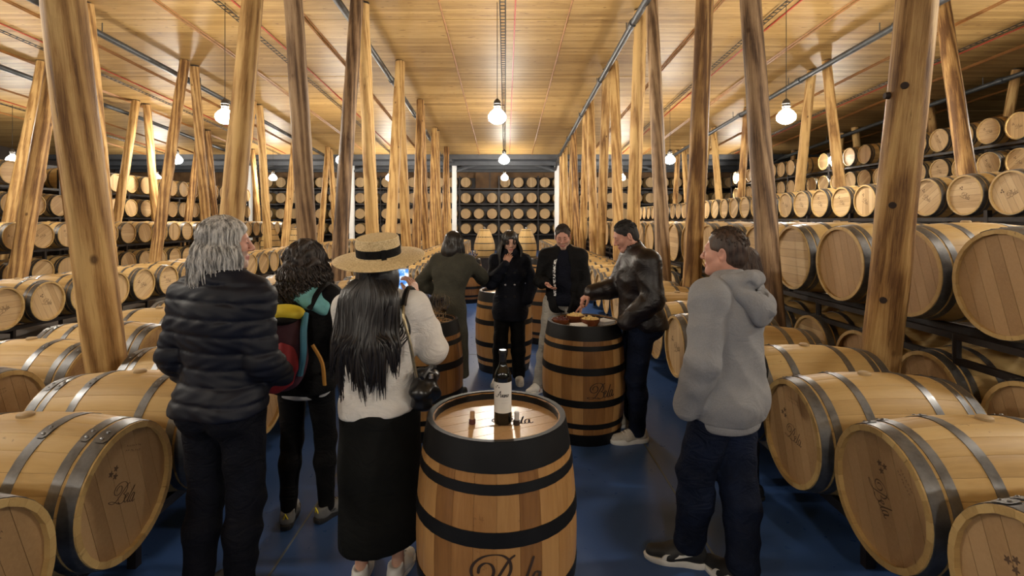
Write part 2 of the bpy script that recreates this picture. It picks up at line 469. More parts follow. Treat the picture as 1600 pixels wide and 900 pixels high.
# steel columns and braced rafters at the end of the boarded part
SIDE = {-1: 'left', 1: 'right'}
for x, nm in ((-14.25, 'far left, third left of the aisle'), (-8.55, 'second left of the aisle'), (-2.85, 'at the left edge of the aisle'),
              (2.85, 'at the right edge of the aisle'), (8.55, 'second right of the aisle')):
    t = thing('steel_column', 'slim white steel column before the back rack, ' + nm, 'column', (x, 28.5, 0), 0, 'white steel columns')
    MB().box((-.15, -.15, 0), (.15, .15, .02)).build('base_plate', 'white', t, False)
    MB().box((-.12, -.1, .02), (.12, -.07, 4.9)).box((-.12, .07, .02), (.12, .1, 4.9)).box((-.03, -.07, .02), (.03, .07, 4.9)).build('shaft', 'white', t, False)
    r = thing('roof_rafter', 'grey steel rafter above the white column ' + nm, 'beam', (x, 28.5, 4.9), 0, 'grey rafters')
    MB().box((-.09, -2.1, -.02), (.09, 3.6, .1)).build('rafter', 'grey_steel', r, False)
    for s in (-1, 1):
        MB().tube([(s * .1, 0, -.35), (s * 1.2, .4, .05)], .07, 4).build('brace', 'grey_steel', r, False)
for k, y in enumerate((27.6, 29.6, 31.4)):
    tag(MB().box((X0 + .1, y - .08, 4.78), (X1 - .1, y + .08, 5.0)).build('roof_purlin', 'grey_steel', smooth=False),
        f'grey steel purlin crossing under the rear roof, {ordinal(k + 1)} from the boarded ceiling', 'beam', 'grey purlins')

# ------------------------------------------------------------------ log posts, in leaning pairs
def log_post(base, top, r, mat, label, pegs=()):
    base = Vector(base); top = Vector(top); L = (top - base).length
    rng = random.Random(int(base.x * 91 + base.y * 37 + top.y * 11))
    n, R = 16, 26
    mb = MB(); vs = []; fs = []
    ph = rng.uniform(0, 6)
    for i in range(R):
        t = i / (R - 1); z = t * L
        rr = r * (1.06 - .16 * t)
        cx = .025 * math.sin(2.2 * t + ph) * (1 if 0 < i < R - 1 else 0.6); cy = .02 * math.sin(3.1 * t + ph * 2)
        for j in range(n):
            th = 2 * PI * j / n
            q = rr * (1 + .04 * math.sin(2 * th + ph + 2 * t) + .028 * math.sin(5 * th + 3 * ph + 5 * t) + .022 * math.sin(9 * t * PI + ph + th) + rng.uniform(-.016, .016))
            vs.append((cx + q * math.cos(th), cy + q * math.sin(th), z))
    for i in range(R - 1):
        for j in range(n):
            fs.append((i * n + j, i * n + (j + 1) % n, (i + 1) * n + (j + 1) % n, (i + 1) * n + j))
    fs.append(tuple(range(n - 1, -1, -1))); fs.append(tuple((R - 1) * n + j for j in range(n)))
    mb.add(vs, fs)
    d = (top - base).normalized()
    a = Vector((1, 0, 0)); a = (a - d * a.dot(d)).normalized(); b = d.cross(a)
    mat4 = Matrix(((a.x, b.x, d.x, base.x), (a.y, b.y, d.y, base.y), (a.z, b.z, d.z, base.z), (0, 0, 0, 1)))
    o = mb.build('log_post', mat)
    o.matrix_world = mat4
    tag(o, label, 'post', 'leaning log posts')
    MB().lathe([(0, .0), (r * .8, .0), (r * .8, .03), (0, .03)], 14).build('post_cap', 'rack', o).location = (0, 0, L - .005)
    # dowel plugs facing the viewer
    for z, ang in pegs:
        u = math.radians(ang)
        m = Matrix.Translation((r * .93 * math.cos(u), r * .93 * math.sin(u), z)) @ Matrix.Rotation(u, 4, 'Z') @ Matrix.Rotation(PI / 2, 4, 'Y')
        link('dowel_plug', MB().lathe([(.0, .03), (.022, .03), (.026, .0), (.026, -.03)], 12).mesh('dowel_plug', 'ink'), o, mat=m)
    return o
T = [3.14 + 3.66 * k for k in range(7)]
LOGROWS = [(-2.85, 'left aisle line'), (2.85, 'right aisle line'),
           (-8.55, 'second line left'), (8.55, 'second line right'), (-12.42, 'outermost line left'), (14.25, 'outermost line right')]
for x, nm in LOGROWS:
    rng = random.Random(int(x * 10))
    right = x > 0
    for k, t in enumerate(T):
        if abs(x) > 12 and k < 2: continue
        if abs(x) > 8 and k < 1: continue
        for leg in 'ab':
            if k == 0 and leg == 'a': continue
            if not right:
                dy = (-1.75, -.5) if leg == 'a' else (.72, -.1 if k else -.2)
            else:
                dy = (-1.4, -.5) if leg == 'a' else (1.25 if k else .95, .2 if k else -.05)
            jit = rng.uniform(-.06, .06)
            yb_, yt_ = t + dy[0] + jit, t + dy[1] + jit
            old = (k == 1 and ((leg == 'b' and not right) or (leg == 'a' and right))) or (k == 0 and not right and False) or rng.random() < .16
            if abs(x) < 4 and k == 0: old = False
            r = (.12 if k == 0 else .122 if k == 1 else .135) * rng.uniform(.94, 1.05)
            pegs = [(1.25, -128), (1.95, -132), (2.78, -136), (2.72, -190)] if (x == 2.85 and k == 0) else []
            col = 'grey-brown weathered' if old else 'honey-coloured pine'
            log_post((x, yb_, 0), (x + rng.uniform(-.05, .05), yt_, ceil_z(yt_) - .03), r, 'oldlog' if old else 'log',
                     f"{col} log post, {'near' if leg == 'a' else 'far'} leg of {ordinal(k + 1)} pair, {nm}"
                     if k else f"thick {col} log post nearest the camera, {nm}", pegs)

# ------------------------------------------------------------------ pipes, trays, conduits under the ceiling
for x, nm in ((2.68, 'right of the aisle'), (-3.2, 'left of the aisle'), (8.3, 'beside the second log line on the right'), (-8.95, 'beside the second log line on the left'),
              (14.0, 'beside the outermost log line on the right'), (-13.2, 'beside the outermost log line on the left')):
    t = thing('roof_pipe', 'grey pipe slung under the ceiling ' + nm, 'pipe', (x, 0, 0), 0, 'grey roof pipes')
    yy = list(np.linspace(-6, 26.2, 24))
    zz = [ceil_z(y) - .27 for y in yy] 
    MB().tube([(0, y, z) for y, z in zip(yy, zz)] + [(0, 27.6, 4.55)], .07, 12).build('pipe', 'pipe', t)
    for y in T:
        z = ceil_z(y + .35) - .27
        MB().tube([(0, y + .25, z), (0, y + .45, z)], .092, 12).build('coupling', 'pipe', t)
        MB().tube([(0, y + .9, ceil_z(y + .9) - .25), (0, y + .9, ceil_z(y + .9) + .02)], .012, 6).build('hanger', 'pipe', t)
for k in (-3, -2, -1, 0, 1, 2):
    x = 5.7 * k
    nm = 'over the outermost left lamp line' if k == -3 else ('over the middle aisle', f"over the {'right' if k > 0 else 'left'} lamp line" if abs(k) == 1 else f"over the outer {'right' if k > 0 else 'left'} lamp line")[k != 0]
    t = thing('cable_tray', 'ladder cable tray running along the ceiling ' + nm, 'tray', (x - .06, 0, 0), 0, 'cable trays')
    yy = np.linspace(-6, 26, 24)
    for s in (-1, 1):
        MB().tube([(s * .055, y, ceil_z(y) - .07) for y in yy], .012, 4).build('side_rail', 'tray', t)
    rg = MB()
    for y in np.arange(4, 26, .16):
        z = ceil_z(y) - .07; rg.box((-.055, y - .012, z - .008), (.055, y + .012, z + .004))
    rg.build('rungs', 'tray', t, False)['kind'] = 'stuff'
    s = 1 if k <= 0 else 1
    tag(MB().tube([(x + (.2 if k == 0 else (.22 if k > 0 else .22)), y, ceil_z(y) - .03) for y in yy], .016, 6).build('conduit', 'red'),
        'thin red conduit fixed along the ceiling ' + nm, 'conduit', 'red conduits')

# ------------------------------------------------------------------ pendant lamps
def pendant(x, y, z, label):
    t = thing('pendant_lamp', label, 'lamp', (x, y, z), 0, 'glowing pendant lamps')
    MB().tube([(0, 0, .30), (0, 0, ceil_z(y) - z + .0)], .007, 5).build('cord', 'cord', t)
    MB().lathe([(0, .33), (.02, .33), (.05, .30), (.07, .275), (.072, .24), (.08, .235), (.08, .22), (.072, .215), (.072, .19), (.08, .185), (.08, .165), (.072, .16), (.07, .12), (0, .12)], 16).build('socket', 'socket', t)
    MB().lathe([(0, .13), (.055, .13), (.08, .105), (.13, .06), (.172, .0), (.182, -.05), (.165, -.11), (.115, -.155), (.06, -.178), (0, -.185)], 12).build('bulb', 'glow', t)
ROWN = ['nearest', 'second', 'third']
LX = [(-17.1, 'outermost left'), (-11.4, 'far left'), (-5.7, 'left'), (0, 'middle'), (5.7, 'right'), (11.4, 'far right')]
for j, y in ((0, -4.3), (1, 3.05), (2, 10.4), (3, 17.75), (4, 25.1)):
    for x, nm in LX:
        if x < -17 and j < 2: continue
        px = x - (.17 if x == 0 and j == 2 else .05 if x == 0 else 0)
        if j == 1 and x == 0: continue          # no lamp hangs over the tasting barrel itself
        if j == 0: lab = f'glowing pendant bulb behind the camera over the {nm} line'
        elif j == 1: lab = f'glowing pendant bulb high overhead just before the frame, {nm} line'
        else: lab = f'glowing pendant bulb on a long cord, {ROWN[j - 2]} in view of the {nm} lamp line'
        pendant(px, y, 3.95, lab)

# ------------------------------------------------------------------ barrel racks
def rack(label, name, x0, x1, ya, yb_, zt, zb=0.0, step=1.45, posts=True, group='steel barrel racks', curved=False):
    """two rails along y under a row of barrels, cradle bars and legs; zt = height of the rails' top."""
    t = thing(name, label, 'rack', ((x0 + x1) / 2, ya, zb), 0, group)
    cx, L, h = (x0 + x1) / 2, yb_ - ya, zt - zb
    w = (x1 - x0) / 2
    for s in (-1, 1):
        MB().box((s * w * .55 - .025, 0, h - .055), (s * w * .55 + .025, L, h)).build('rail', 'rack', t, False)
    if curved:
        for s in (-1, 1):
            for dz in (.0, -.17):
                MB().box((s * w * .93 - .02, 0, h - .06 + dz), (s * w * .93 + .02, L, h - .015 + dz)).build('rail', 'rack', t, False)
    n = max(1, round(L / step))
    for k in range(n + 1):
        y = L * k / n
        if curved:
            MB().tube([(-w * .93, y, h - .02), (-w * .93, y, h - .24), (-w * .88, y, h - .31), (-w * .78, y, h - .34), (w * .78, y, h - .34), (w * .88, y, h - .31), (w * .93, y, h - .24), (w * .93, y, h - .02)], .026, 8).build('cross_tube', 'rack', t)
            if h > .3:
                for s in (-1, 1):
                    MB().tube([(s * w * .62, y, 0), (s * w * .62, y, h - .32)], .024, 8).build('leg', 'rack', t)
        else:
            MB().box((-w * .6, y - .02, h - .1), (w * .6, y + .02, h - .055)).build('cross_bar', 'rack', t, False)
            for s in (-1, 1):
                MB().box((s * w * .55 - .022, y - .022, 0), (s * w * .55 + .022, y + .022, h - .055)).build('leg', 'rack', t, False)
    return t

# ------------------------------------------------------------------ barrels (local z = axis, origin in the middle, local +x = bung side)
NS = 24
def prof(z, R0, R1, L): return R1 - (R1 - R0) * (2 * z / L) ** 2
def stave_mesh(R0, R1, L, mat, n=NS, th=.026):
    mb = MB(); rows = 9; vs = []; fs = []
    for i in range(rows):
        z = -L / 2 + L * i / (rows - 1)
        r = prof(z, R0, R1, L)
        a = PI / n - .0005 / r
        e = .0012
        for q, rr in ((-a, r - e), (-a * .86, r), (0, r + .0008), (a * .86, r), (a, r - e), (a, r - th), (-a, r - th)):
            vs.append((rr * math.cos(q), rr * math.sin(q), z))
    for i in range(rows - 1):
        for j in range(7):
            j2 = (j + 1) % 7
            fs.append((i * 7 + j, i * 7 + j2, i * 7 + 7 + j2, i * 7 + 7 + j))
    fs.append((6, 5, 4, 3, 2, 1, 0)); o = (rows - 1) * 7; fs.append(tuple(o + j for j in range(7)))
    return mb.add(vs, fs).mesh('stave', mat)
def body_mesh(R0, R1, L, mat, n=NS, cols=3, rows=9, th=.026):
    """all staves of a barrel as one mesh with sunk joints (for barrels further off)."""
    mb = MB(); vs = []; fs = []; W = n * cols
    for i in range(rows):
        z = -L / 2 + L * i / (rows - 1); r = prof(z, R0, R1, L)
        for j in range(n):
            a0 = 2 * PI * (j - .5) / n
            for q, rr in ((.0, r - .002), (.06, r), (.94, r))[:cols]:
                a = a0 + q * 2 * PI / n
                vs.append((rr * math.cos(a), rr * math.sin(a), z))
    for i in range(rows - 1):
        for j in range(W):
            j2 = (j + 1) % W
            fs.append((i * W + j, i * W + j2, (i + 1) * W + j2, (i + 1) * W + j))
    # chimes: end rings and the inner wall down to the heads
    for s, i in ((-1, 0), (1, rows - 1)):
        o = len(vs)
        z = s * L / 2
        for zz in (z, z - s * .05):
            for j in range(W):
                a = 2 * PI * j / W; rr = R0 - th
                vs.append((rr * math.cos(a), rr * math.sin(a), zz))
        for j in range(W):
            j2 = (j + 1) % W
            q = [(i * W + j, i * W + j2, o + j2, o + j), (o + j, o + j2, o + W + j2, o + W + j)]
            fs += [p if s > 0 else p[::-1] for p in q]
    return mb.add(vs, fs).mesh('barrel_body', mat)
def hoop_mesh(R0, R1, L, z0, z1, mat, n=40, lap=None, th=.0035):
    pr = []
    for z in (z0, (z0 + z1) / 2, z1): pr.append((prof(z, R0, R1, L) + th, z))
    pr = [(prof(z0, R0, R1, L) - .002, z0)] + pr + [(prof(z1, R0, R1, L) - .002, z1)]
    mb = MB().lathe(pr, n)
    if lap is not None:
        zc = (z0 + z1) / 2; h = (z1 - z0) / 2; vs = []; fs = []
        k = 7
        for j in range(k):
            u = -.13 + .26 * j / (k - 1); e = h * (0.98 if 0 < j < k - 1 else .55)
            for z in (zc - e, zc + e):
                r = prof(z, R0, R1, L) + th + .003
                vs.append((r * math.cos(lap + u), r * math.sin(lap + u), z))
        for j in range(k - 1): fs.append((2 * j, 2 * j + 2, 2 * j + 3, 2 * j + 1))
        mb.add(vs, fs)
        for u in (-.06, .06):
            r = prof(zc, R0, R1, L) + th + .003
            m = Matrix.Rotation(lap + u, 4, 'Z') @ Matrix.Translation((r, 0, zc)) @ Matrix.Rotation(PI / 2, 4, 'Y')
            mb.lathe([(0, .005), (.006, .004), (.009, 0)], 8, 0, mat=m)
    return mb.mesh('hoop', mat)
def head_mesh(R, th, mat):
    return MB().lathe([(0, th / 2), (R, th / 2), (R, -th / 2), (0, -th / 2)], 32).mesh('head', mat)
def plank_meshes(R, th, mat, n=7):
    out = []
    for k in range(n):
        y0 = -R + 2 * R * k / n + .0012; y1 = -R + 2 * R * (k + 1) / n - .0012
        ys_ = np.linspace(y0, y1, 5)
        rim = [math.sqrt(max(0, R * R - y * y)) for y in ys_]
        pts = [(x, y) for x, y in zip(rim, ys_)] + [(-x, y) for x, y in zip(rim[::-1], ys_[::-1])]
        N = len(pts)
        vs = [(x, y, th / 2) for x, y in pts] + [(x, y, -th / 2) for x, y in pts]
        fs = [tuple(range(N)), tuple(range(2 * N - 1, N - 1, -1))] + [(i, i + N, (i + 1) % N + N, (i + 1) % N) for i in range(N)]
        out.append(MB().add(vs, fs).mesh('head_plank', mat, False))
    return out
LYING = [(-.492, -.43), (-.415, -.372), (-.225, -.178), (.178, .225), (.372, .415), (.43, .492)]     # hoop bands as fractions of the length
STAND = [(-.499, -.40), (-.35, -.305), (-.165, -.105), (.105, .165), (.305, .345), (.385, .499)]

class BarrelKind:
    def __init__(s, R0, R1, L, bands, hoop, stave, body, head, plank):
        s.R0, s.R1, s.L = R0, R1, L
        s.stave = stave_mesh(R0, R1, L, stave)
        s.body = body_mesh(R0, R1, L, body)
        s.hoops = [hoop_mesh(R0, R1, L, a * L, b * L, hoop, 40, .35) for a, b in bands]
        s.hoops_far = [hoop_mesh(R0, R1, L, a * L, b * L, hoop, 24) for a, b in bands]
        s.Rh = R0 - .020
        s.head = head_mesh(s.Rh, .02, head)
        s.planks = plank_meshes(s.Rh, .02, plank)
        s.bung = MB().lathe([(0, .016), (.026, .016), (.034, .010), (.036, -.02)], 14).mesh('bung', 'bung')
        s.hz = L / 2 - (.042 if hoop == 'black_hoop' else .036)
        # one light mesh for those too far to show parts
        mb = MB(); n = 20
        mb.lathe([(prof(z * L, R0, R1, L), z * L) for z in (-.5, -.35, -.15, .15, .35, .5)], n, 0)
        for a, b in bands: mb.lathe([(prof(z * L, R0, R1, L) + .004, z * L) for z in (a, b)], n, 1)
        for sg in (-1, 1):
            mb.lathe([(R0, sg * L / 2), (R0 - .026, sg * L / 2), (R0 - .026, sg * s.hz), (0, sg * s.hz)][::sg], n, 2)
        s.far_v, s.far_f, s.far_m = mb.v, mb.f, mb.m
        s.far = mb.mesh('oak_barrel', [body, hoop, head])
        # brand on the head: three leaves and the script word
        f = lambda u, v: (u, v, s.hz + .0106)
        b = MB(); q = .088
        ribbons(BELA, lambda u, v: f(v * q - .05, -(u - .75) * q), .028, 4, b)
        for cx, cy in ((.092, .10), (.068, .122), (.060, .090)): blob(b, f, cx, cy, .016)
        s.brand = b.mesh('brand_mark', 'faint_ink', False)
        b = MB()                                                            # small unreadable cooper's stamps
        rg = random.Random(5)
        for k in range(2):
            x = .165 + .022 * k
            for c in range(7):
                y = .05 - .015 * c + rg.uniform(-.002, .002)
                ribbons([[(x, y), (x + .009, y + rg.uniform(-.003, .003)), (x + rg.uniform(0, .009), y - .007)]], f, .0011, 2, b)
        s.stamp = b.mesh('stamp_mark', 'faint_ink', False)

KIND = {}
KIND['cask'] = BarrelKind(.300, .3425, .95, LYING, 'steel', 'stave', 'staves', 'head', 'plank')
KIND['big'] = BarrelKind(.345, .388, 1.0, LYING, 'steel', 'stave', 'staves', 'head', 'plank')
KIND['table'] = BarrelKind(.300, .350, .95, STAND, 'black_hoop', 'vstave', 'vstave', 'vhead', 'vhead')

def axis_matrix(c, d, tilt=0.0):
    """local z -> d (horizontal), local +x -> up."""
    z = Vector(d).normalized(); x = Vector((0, 0, 1)); y = z.cross(x)
    m = Matrix(((x.x, y.x, z.x, c[0]), (x.y, y.y, z.y, c[1]), (x.z, y.z, z.z, c[2]), (0, 0, 0, 1)))
    return m @ Matrix.Rotation(tilt, 4, 'Z')

def make_barrel(kind, m, label, group, detail, mark=None, bung=True, name='oak_barrel', both=True, tilt=0.0):
    K = KIND[kind]
    if detail == 'far':
        o = link(name, K.far); o.matrix_world = m
        return tag(o, label, 'barrel', group)
    t = link(name, None); t.empty_display_size = .1
    t.matrix_world = m
    tag(t, label, 'barrel', group)
    if detail == 'near':
        for k in range(NS): link('stave', K.stave, t, rot=(0, 0, 2 * PI * k / NS))
        for s in (-1, 1):
            if s < 0 and not both: continue
            for p in K.planks: link('head_plank', p, t, loc=(0, 0, s * K.hz), rot=(0, 0, .3 + tilt))
        if not both: link('head', K.head, t, loc=(0, 0, -K.hz))
        for h in K.hoops: link('hoop', h, t)
    else:
        link('barrel_body', K.body, t)
        for s in (-1, 1): link('head', K.head, t, loc=(0, 0, s * K.hz), rot=(0, 0, random.choice((0, .4, 1.57, 2.2))))
        for h in (K.hoops if detail == 'mid' else K.hoops_far): link('hoop', h, t)
    if bung: link('bung', K.bung, t, loc=(K.R1 - .001, 0, random.uniform(-.03, .03)), rot=(0, PI / 2, 0))
    if mark is not None:
        a = link('brand_mark', K.brand, t, rot=(0, 0, mark))
        link('stamp_mark', K.stamp, t, rot=(0, 0, mark + .1))
    return t

BAR = []      # every lying barrel: (score, kind, matrix, centre, label, group, mark)
def row(kind, xh, d, ys_, z, nm, group, mark=True, label='oak barrel', gone=()):
    K = KIND[kind]
    for k, y in enumerate(ys_):
        if k in gone: continue
        r = random.Random(int(xh * 100) + k * 7 + int(z * 10))
        if d[0]:
            c = (xh - d[0] * K.L / 2 + r.uniform(-.015, .015), y, z)
            px = 800 * K.R0 * 2 / y
            vis = px * 800 * K.R0 * 2 * min(abs(xh), y) / y ** 2
        else:
            c = (y, xh + K.L / 2, z); px = 800 * K.R0 * 2 / xh; vis = px * px
        mk = None
        if mark and px > 34: mk = r.uniform(-.6, .6)
        BAR.append([vis, kind, axis_matrix(c, d, r.uniform(-.04, .04)), c, f'{label} {nm}, {ordinal(k + 1)} from the ' + ('front' if d[0] else 'left'), group, mk, px])

ar = np.arange
AL = [2.36 + .69 * k for k in range(-1, 34)]
AR_ = [2.32 + .69 * k for k in range(-1, 34)]
BL = [3.19 + .70 * k for k in range(0, 32)]
BRl = [3.02 + .72 * k for k in range(0, 14)]
BRu = [3.22 + .79 * k for k in range(0, 29)]
CLy = [6.45 + .70 * k for k in range(0, 28)]
CRy = [6.2 + .70 * k for k in range(0, 29)]
DLy = [10.2 + .70 * k for k in range(0, 23)]
WLy = [12.7 + .72 * k for k in range(0, 19)]
WRy = [10.7 + .70 * k for k in range(0, 22)]
row('cask', -1.72, (1, 0, 0), AL, .556, 'in the left row beside the aisle', 'low left barrels beside the aisle')
row('cask', 1.67, (-1, 0, 0), AR_, .556, 'in the right row beside the aisle', 'low right barrels beside the aisle')
row('cask', -3.11, (1, 0, 0), BL, .556, 'in the low row behind the left logs', 'low left barrels behind the logs')
row('cask', 3.07, (-1, 0, 0), BRl, .54, 'on the floor under the big right-hand barrels', 'low right barrels behind the logs', False)
row('big', 3.12, (-1, 0, 0), BRu, 1.40, 'on the raised right rack', 'large barrels on the raised right rack', False, 'large oak barrel')
row('cask', -7.0, (1, 0, 0), CLy, .57, 'in the third low row left', 'third low row of barrels on the left')
row('cask', 6.8, (-1, 0, 0), CRy, 2.18, 'above the large right-hand barrels', 'raised barrels behind the large right ones')
row('cask', -11.1, (1, 0, 0), DLy, 1.44, 'on the eye-level tier far left', 'eye-level tier near the left wall')
row('cask', -11.1, (1, 0, 0), DLy, .57, 'under the eye-level tier far left', 'low tier near the left wall', False)
row('cask', -12.95, (1, 0, 0), WLy, 3.07, 'on the top tier of the left wall rack', 'top tier of the left wall rack', False, gone=(3, 9))
row('cask', -12.95, (1, 0, 0), WLy, 2.24, 'on the second-highest tier, left wall rack', 'second tier of the left wall rack', False, gone=(5,))
row('cask', 11.4, (-1, 0, 0), WRy, 3.92, 'on the top tier of the right wall rack', 'top tier of the right wall rack', gone=(7, 12))
row('cask', 11.4, (-1, 0, 0), WRy, 3.12, 'on the second-highest tier, right wall rack', 'second tier of the right wall rack')
BX = [-.02 + .787 * k for k in range(-18, 18)]
for z, nm, gone in ((4.09, 'top row', (16, 17)), (3.16, 'second row', ()), (2.22, 'third row', ()), (1.33, 'fourth row', ())):
    row('cask', 30.5, (0, -1, 0), BX, z, f'in the {nm} of the back wall rack', f'{nm} of the back wall rack', False, 'oak barrel', gone=gone)

NEAR = {}
hidden = []
order = sorted(range(len(BAR)), key=lambda i: -BAR[i][0])
LIM = 278
for rank, i in enumerate(order):
    vis, kind, m, c, lab, grp, mk, px = BAR[i]
    if rank >= LIM: hidden.append(i); continue
    if 'left row beside the aisle, second' in lab: mk = -.42
    if 'right row beside the aisle, second' in lab: mk = -.95
    det = 'near' if px > 105 else 'mid' if px > 55 else 'low' if px > 26 else 'far'
    make_barrel(kind, m, lab, grp, det, mk, True, 'large_oak_barrel' if kind == 'big' else 'oak_barrel', both=px > 150)
mb_v = []; mb_f = []; mb_m = []
off = 0
for i in hidden:
    K = KIND[BAR[i][1]]; m = BAR[i][2]
    A = np.array(K.far_v) @ np.array(m.to_3x3()).T + np.array(m.translation)
    mb_v.append(A); mb_f += [tuple(q + off for q in f) for f in K.far_f]; mb_m += K.far_m; off += len(A)
mb = MB(); mb.v = [tuple(p) for p in np.concatenate(mb_v)]; mb.f = mb_f; mb.m = mb_m
o = mb.build('distant_barrels', ['staves', 'steel', 'head'])
tag(o, 'farthest oak barrels receding along the rows toward the back of the cellar', 'barrels', None, 'stuff')

# racks under them
rack('dark steel rack under the low barrel row beside the aisle on the left', 'barrel_rack', -2.67, -1.72, 1.3, 25.9, .235, 0, 1.38)
rack('dark steel rack under the low barrel row beside the aisle on the right', 'barrel_rack', 1.67, 2.62, 1.3, 25.9, .235, 0, 1.38)
rack('dark steel rack under the low barrel row behind the left logs', 'barrel_rack', -4.06, -3.11, 2.8, 25.2, .235, 0, 1.4)
rack('dark steel rack under the third low barrel row to the left', 'barrel_rack', -7.95, -7.0, 6.1, 25.7, .25, 0, 1.4)
for k in range(14):
    ya = 2.83 + 1.58 * k
    rack(f'dark curved tube rack holding two large right-hand barrels, {ordinal(k + 1)} from the front', 'barrel_rack', 3.12, 4.12, ya, ya + 1.5, 1.03, .0, .75, group='curved tube racks on the right', curved=True)
rack('dark low rack under the floor barrels beneath the large ones on the right', 'barrel_rack', 3.07, 4.02, 2.65, 13, .22, 0, 1.44)
def tall_rack(label, x0, x1, ya, yb_, levels, H, step=2.8):
    t = thing('barrel_rack', label, 'rack', ((x0 + x1) / 2, ya, 0), 0, 'tall wall racks')
    w = (x1 - x0) / 2; L = yb_ - ya
    for z in levels:
        for s in (-.85, .6):
            MB().box((s * w - .03, 0, z - .06), (s * w + .03, L, z)).build('rail', 'rack', t, False)
    n = round(L / step)
    for k in range(n + 1):
        for s in (-.85, .6):
            MB().box((s * w - .035, L * k / n - .03, 0), (s * w + .035, L * k / n + .03, H)).build('upright', 'rack', t, False)
tall_rack('dark two-tier steel rack under the eye-level barrels toward the left wall', -12.05, -11.1, 9.84, 26, (.24, 1.11), 1.12, 1.4)
tall_rack('tall dark steel rack of barrels along the left wall', -13.9, -12.95, 12.3, 26.1, (1.0, 1.91, 2.74), 3.3)
tall_rack('dark steel rack carrying the tier above the large right-hand barrels', 6.8, 7.75, 5.85, 26.1, (.24, 1.05, 1.85), 1.95, 1.4)
tall_rack('tall dark steel rack of barrels along the right wall', 11.4, 12.35, 10.3, 26, (1.9, 2.79, 3.59), 4.2)
t = thing('barrel_rack', 'tall dark steel rack of barrels filling the back wall', 'rack', (0, 30.55, 0), 0, 'tall wall racks')
for z in (.1, 1.0, 1.89, 2.83, 3.76):
    for y in (.15, .75): MB().box((-14.8, y - .03, z - .07), (14.4, y + .03, z)).build('rail', 'rack', t, False)
for k in range(13):
    x = -14.57 + 2.361 * k
    for y in (.1, .85): MB().box((x - .035, y - .03, 0), (x + .035, y + .03, 4.5)).build('upright', 'rack', t, False)
struct(MB().box((-14.8, 31.75, 0), (14.4, 31.85, 4.45)).build('trim_2', 'rack', smooth=False))
for sx, nm in ((-1, 'left'), (1, 'right')):
    x = -14.4 if sx < 0 else 12.9
    struct(MB().box((x, 8, 0), (x + .06, 26.3, 3.55 if sx < 0 else 4.45)).build('trim_3' if sx < 0 else 'trim_4', 'rack', smooth=False))

# ------------------------------------------------------------------ standing barrels used as tables
def stand_matrix(x, y, rot, z=0.0): return Matrix.Translation((x, y, z + .475)) @ Matrix.Rotation(rot, 4, 'Z')
def table_barrel(x, y, rot, label, detail='near', word=None, z=0.0):
    t = make_barrel('table', stand_matrix(x, y, rot, z), label, 'standing tasting barrels', detail, None, False, 'standing_barrel')
    K = KIND['table']; e = K.L / 2
    for sg in (-1, 1):
        MB().lathe([(K.R0 - .0285, sg * (e - .055)), (K.R0 - .0285, sg * (e - .006)), (K.R0 - .018, sg * (e + .004)), (K.R0 + .003, sg * (e + .004)), (K.R0 + .0095, sg * (e - .06))][::sg], 40).build('rim', 'black_hoop', t)
    if word is not None:                        # (angle round the barrel, height of baseline from the middle, capital height)
        a0, zb, q = word
        K = KIND['table']
        def f(u, v):
            z = zb + v * q; r = prof(z, K.R0, K.R1, K.L) + .0025; th = a0 + u * q / r - rot
            return (r * math.cos(th), r * math.sin(th), z)
        mb = ribbons(BELA, f, .030, 6)
        o = mb.build('brand_mark', 'ink', t, False)
    return t
FB = (-.04, 2.26)
table_barrel(*FB, .15, 'varnished upright barrel in front with a wine bottle on its lid', word=(-1.83, -.085, .165))
K = KIND['table']
SB = (.665, 4.38)
table_barrel(*SB, .5, 'varnished upright barrel carrying snack bowls, right of the aisle', word=(-1.57, -.075, .12))
GB = (-.72, 4.45)
table_barrel(*GB, .9, 'varnished upright barrel carrying rows of wine glasses, left of the aisle')
MBp = (-.02, 6.28)
table_barrel(*MBp, .2, 'varnished upright barrel right behind the woman in the dark coat', 'mid')
table_barrel(.62, 7.7, .2, 'upright barrel behind the man with pale trousers', 'mid')
for x, nm in ((-.86, 'left'), (.02, 'middle'), (.86, 'right')):
    table_barrel(x, 11.4, x, f'upright barrel standing far down the aisle, {nm} of three', 'mid')

# tapered light vats on dark plinths farther back
def vat(x, y, label, z):
    p = thing('plinth', f'dark plinth under the {label}', 'plinth', (x, y, 0), 0, 'dark plinths')
    MB().box((-.42, -.42, 0), (.42, .42, z - .03)).build('plinth_block', 'rack', p, False)
    MB().box((-.45, -.45, z - .03), (.45, .45, z)).build('plinth_top', 'rack', p, False)
    t = thing('wooden_vat', label, 'vat', (x, y, z), 0, 'pale tapered vats')
    H = 1.0
    P = lambda q: .345 + .05 * math.sin(q * PI * .8) - .34 * max(0, q - .35) ** 1.2 - .0
    W = []; n = 20
    vs = []; fs = []
    for i in range(8):
        q = i / 7
        for j in range(n * 2):
            a = 2 * PI * j / (n * 2); r = P(q) - (.003 if j % 2 else 0)
            vs.append((r * math.cos(a), r * math.sin(a), q * H))
    for i in range(7):
        for j in range(n * 2):
            j2 = (j + 1) % (n * 2)
            fs.append((i * 2 * n + j, i * 2 * n + j2, (i + 1) * 2 * n + j2, (i + 1) * 2 * n + j))
    fs.append(tuple(7 * 2 * n + j for j in range(2 * n)))
    MB().add(vs, fs).build('vat_body', 'staves', t)
    for q in (.03, .25, .5, .72, .95):
        MB().lathe([(P(q) + .004, q * H - .015), (P(q + .02) + .004, q * H + .015)], 24).build('hoop', 'rack', t)
    MB().lathe([(0, .07), (.03, .07), (.05, .05), (.05, 0)], 12).build('stopper', 'steel', t).location = (0, 0, H)
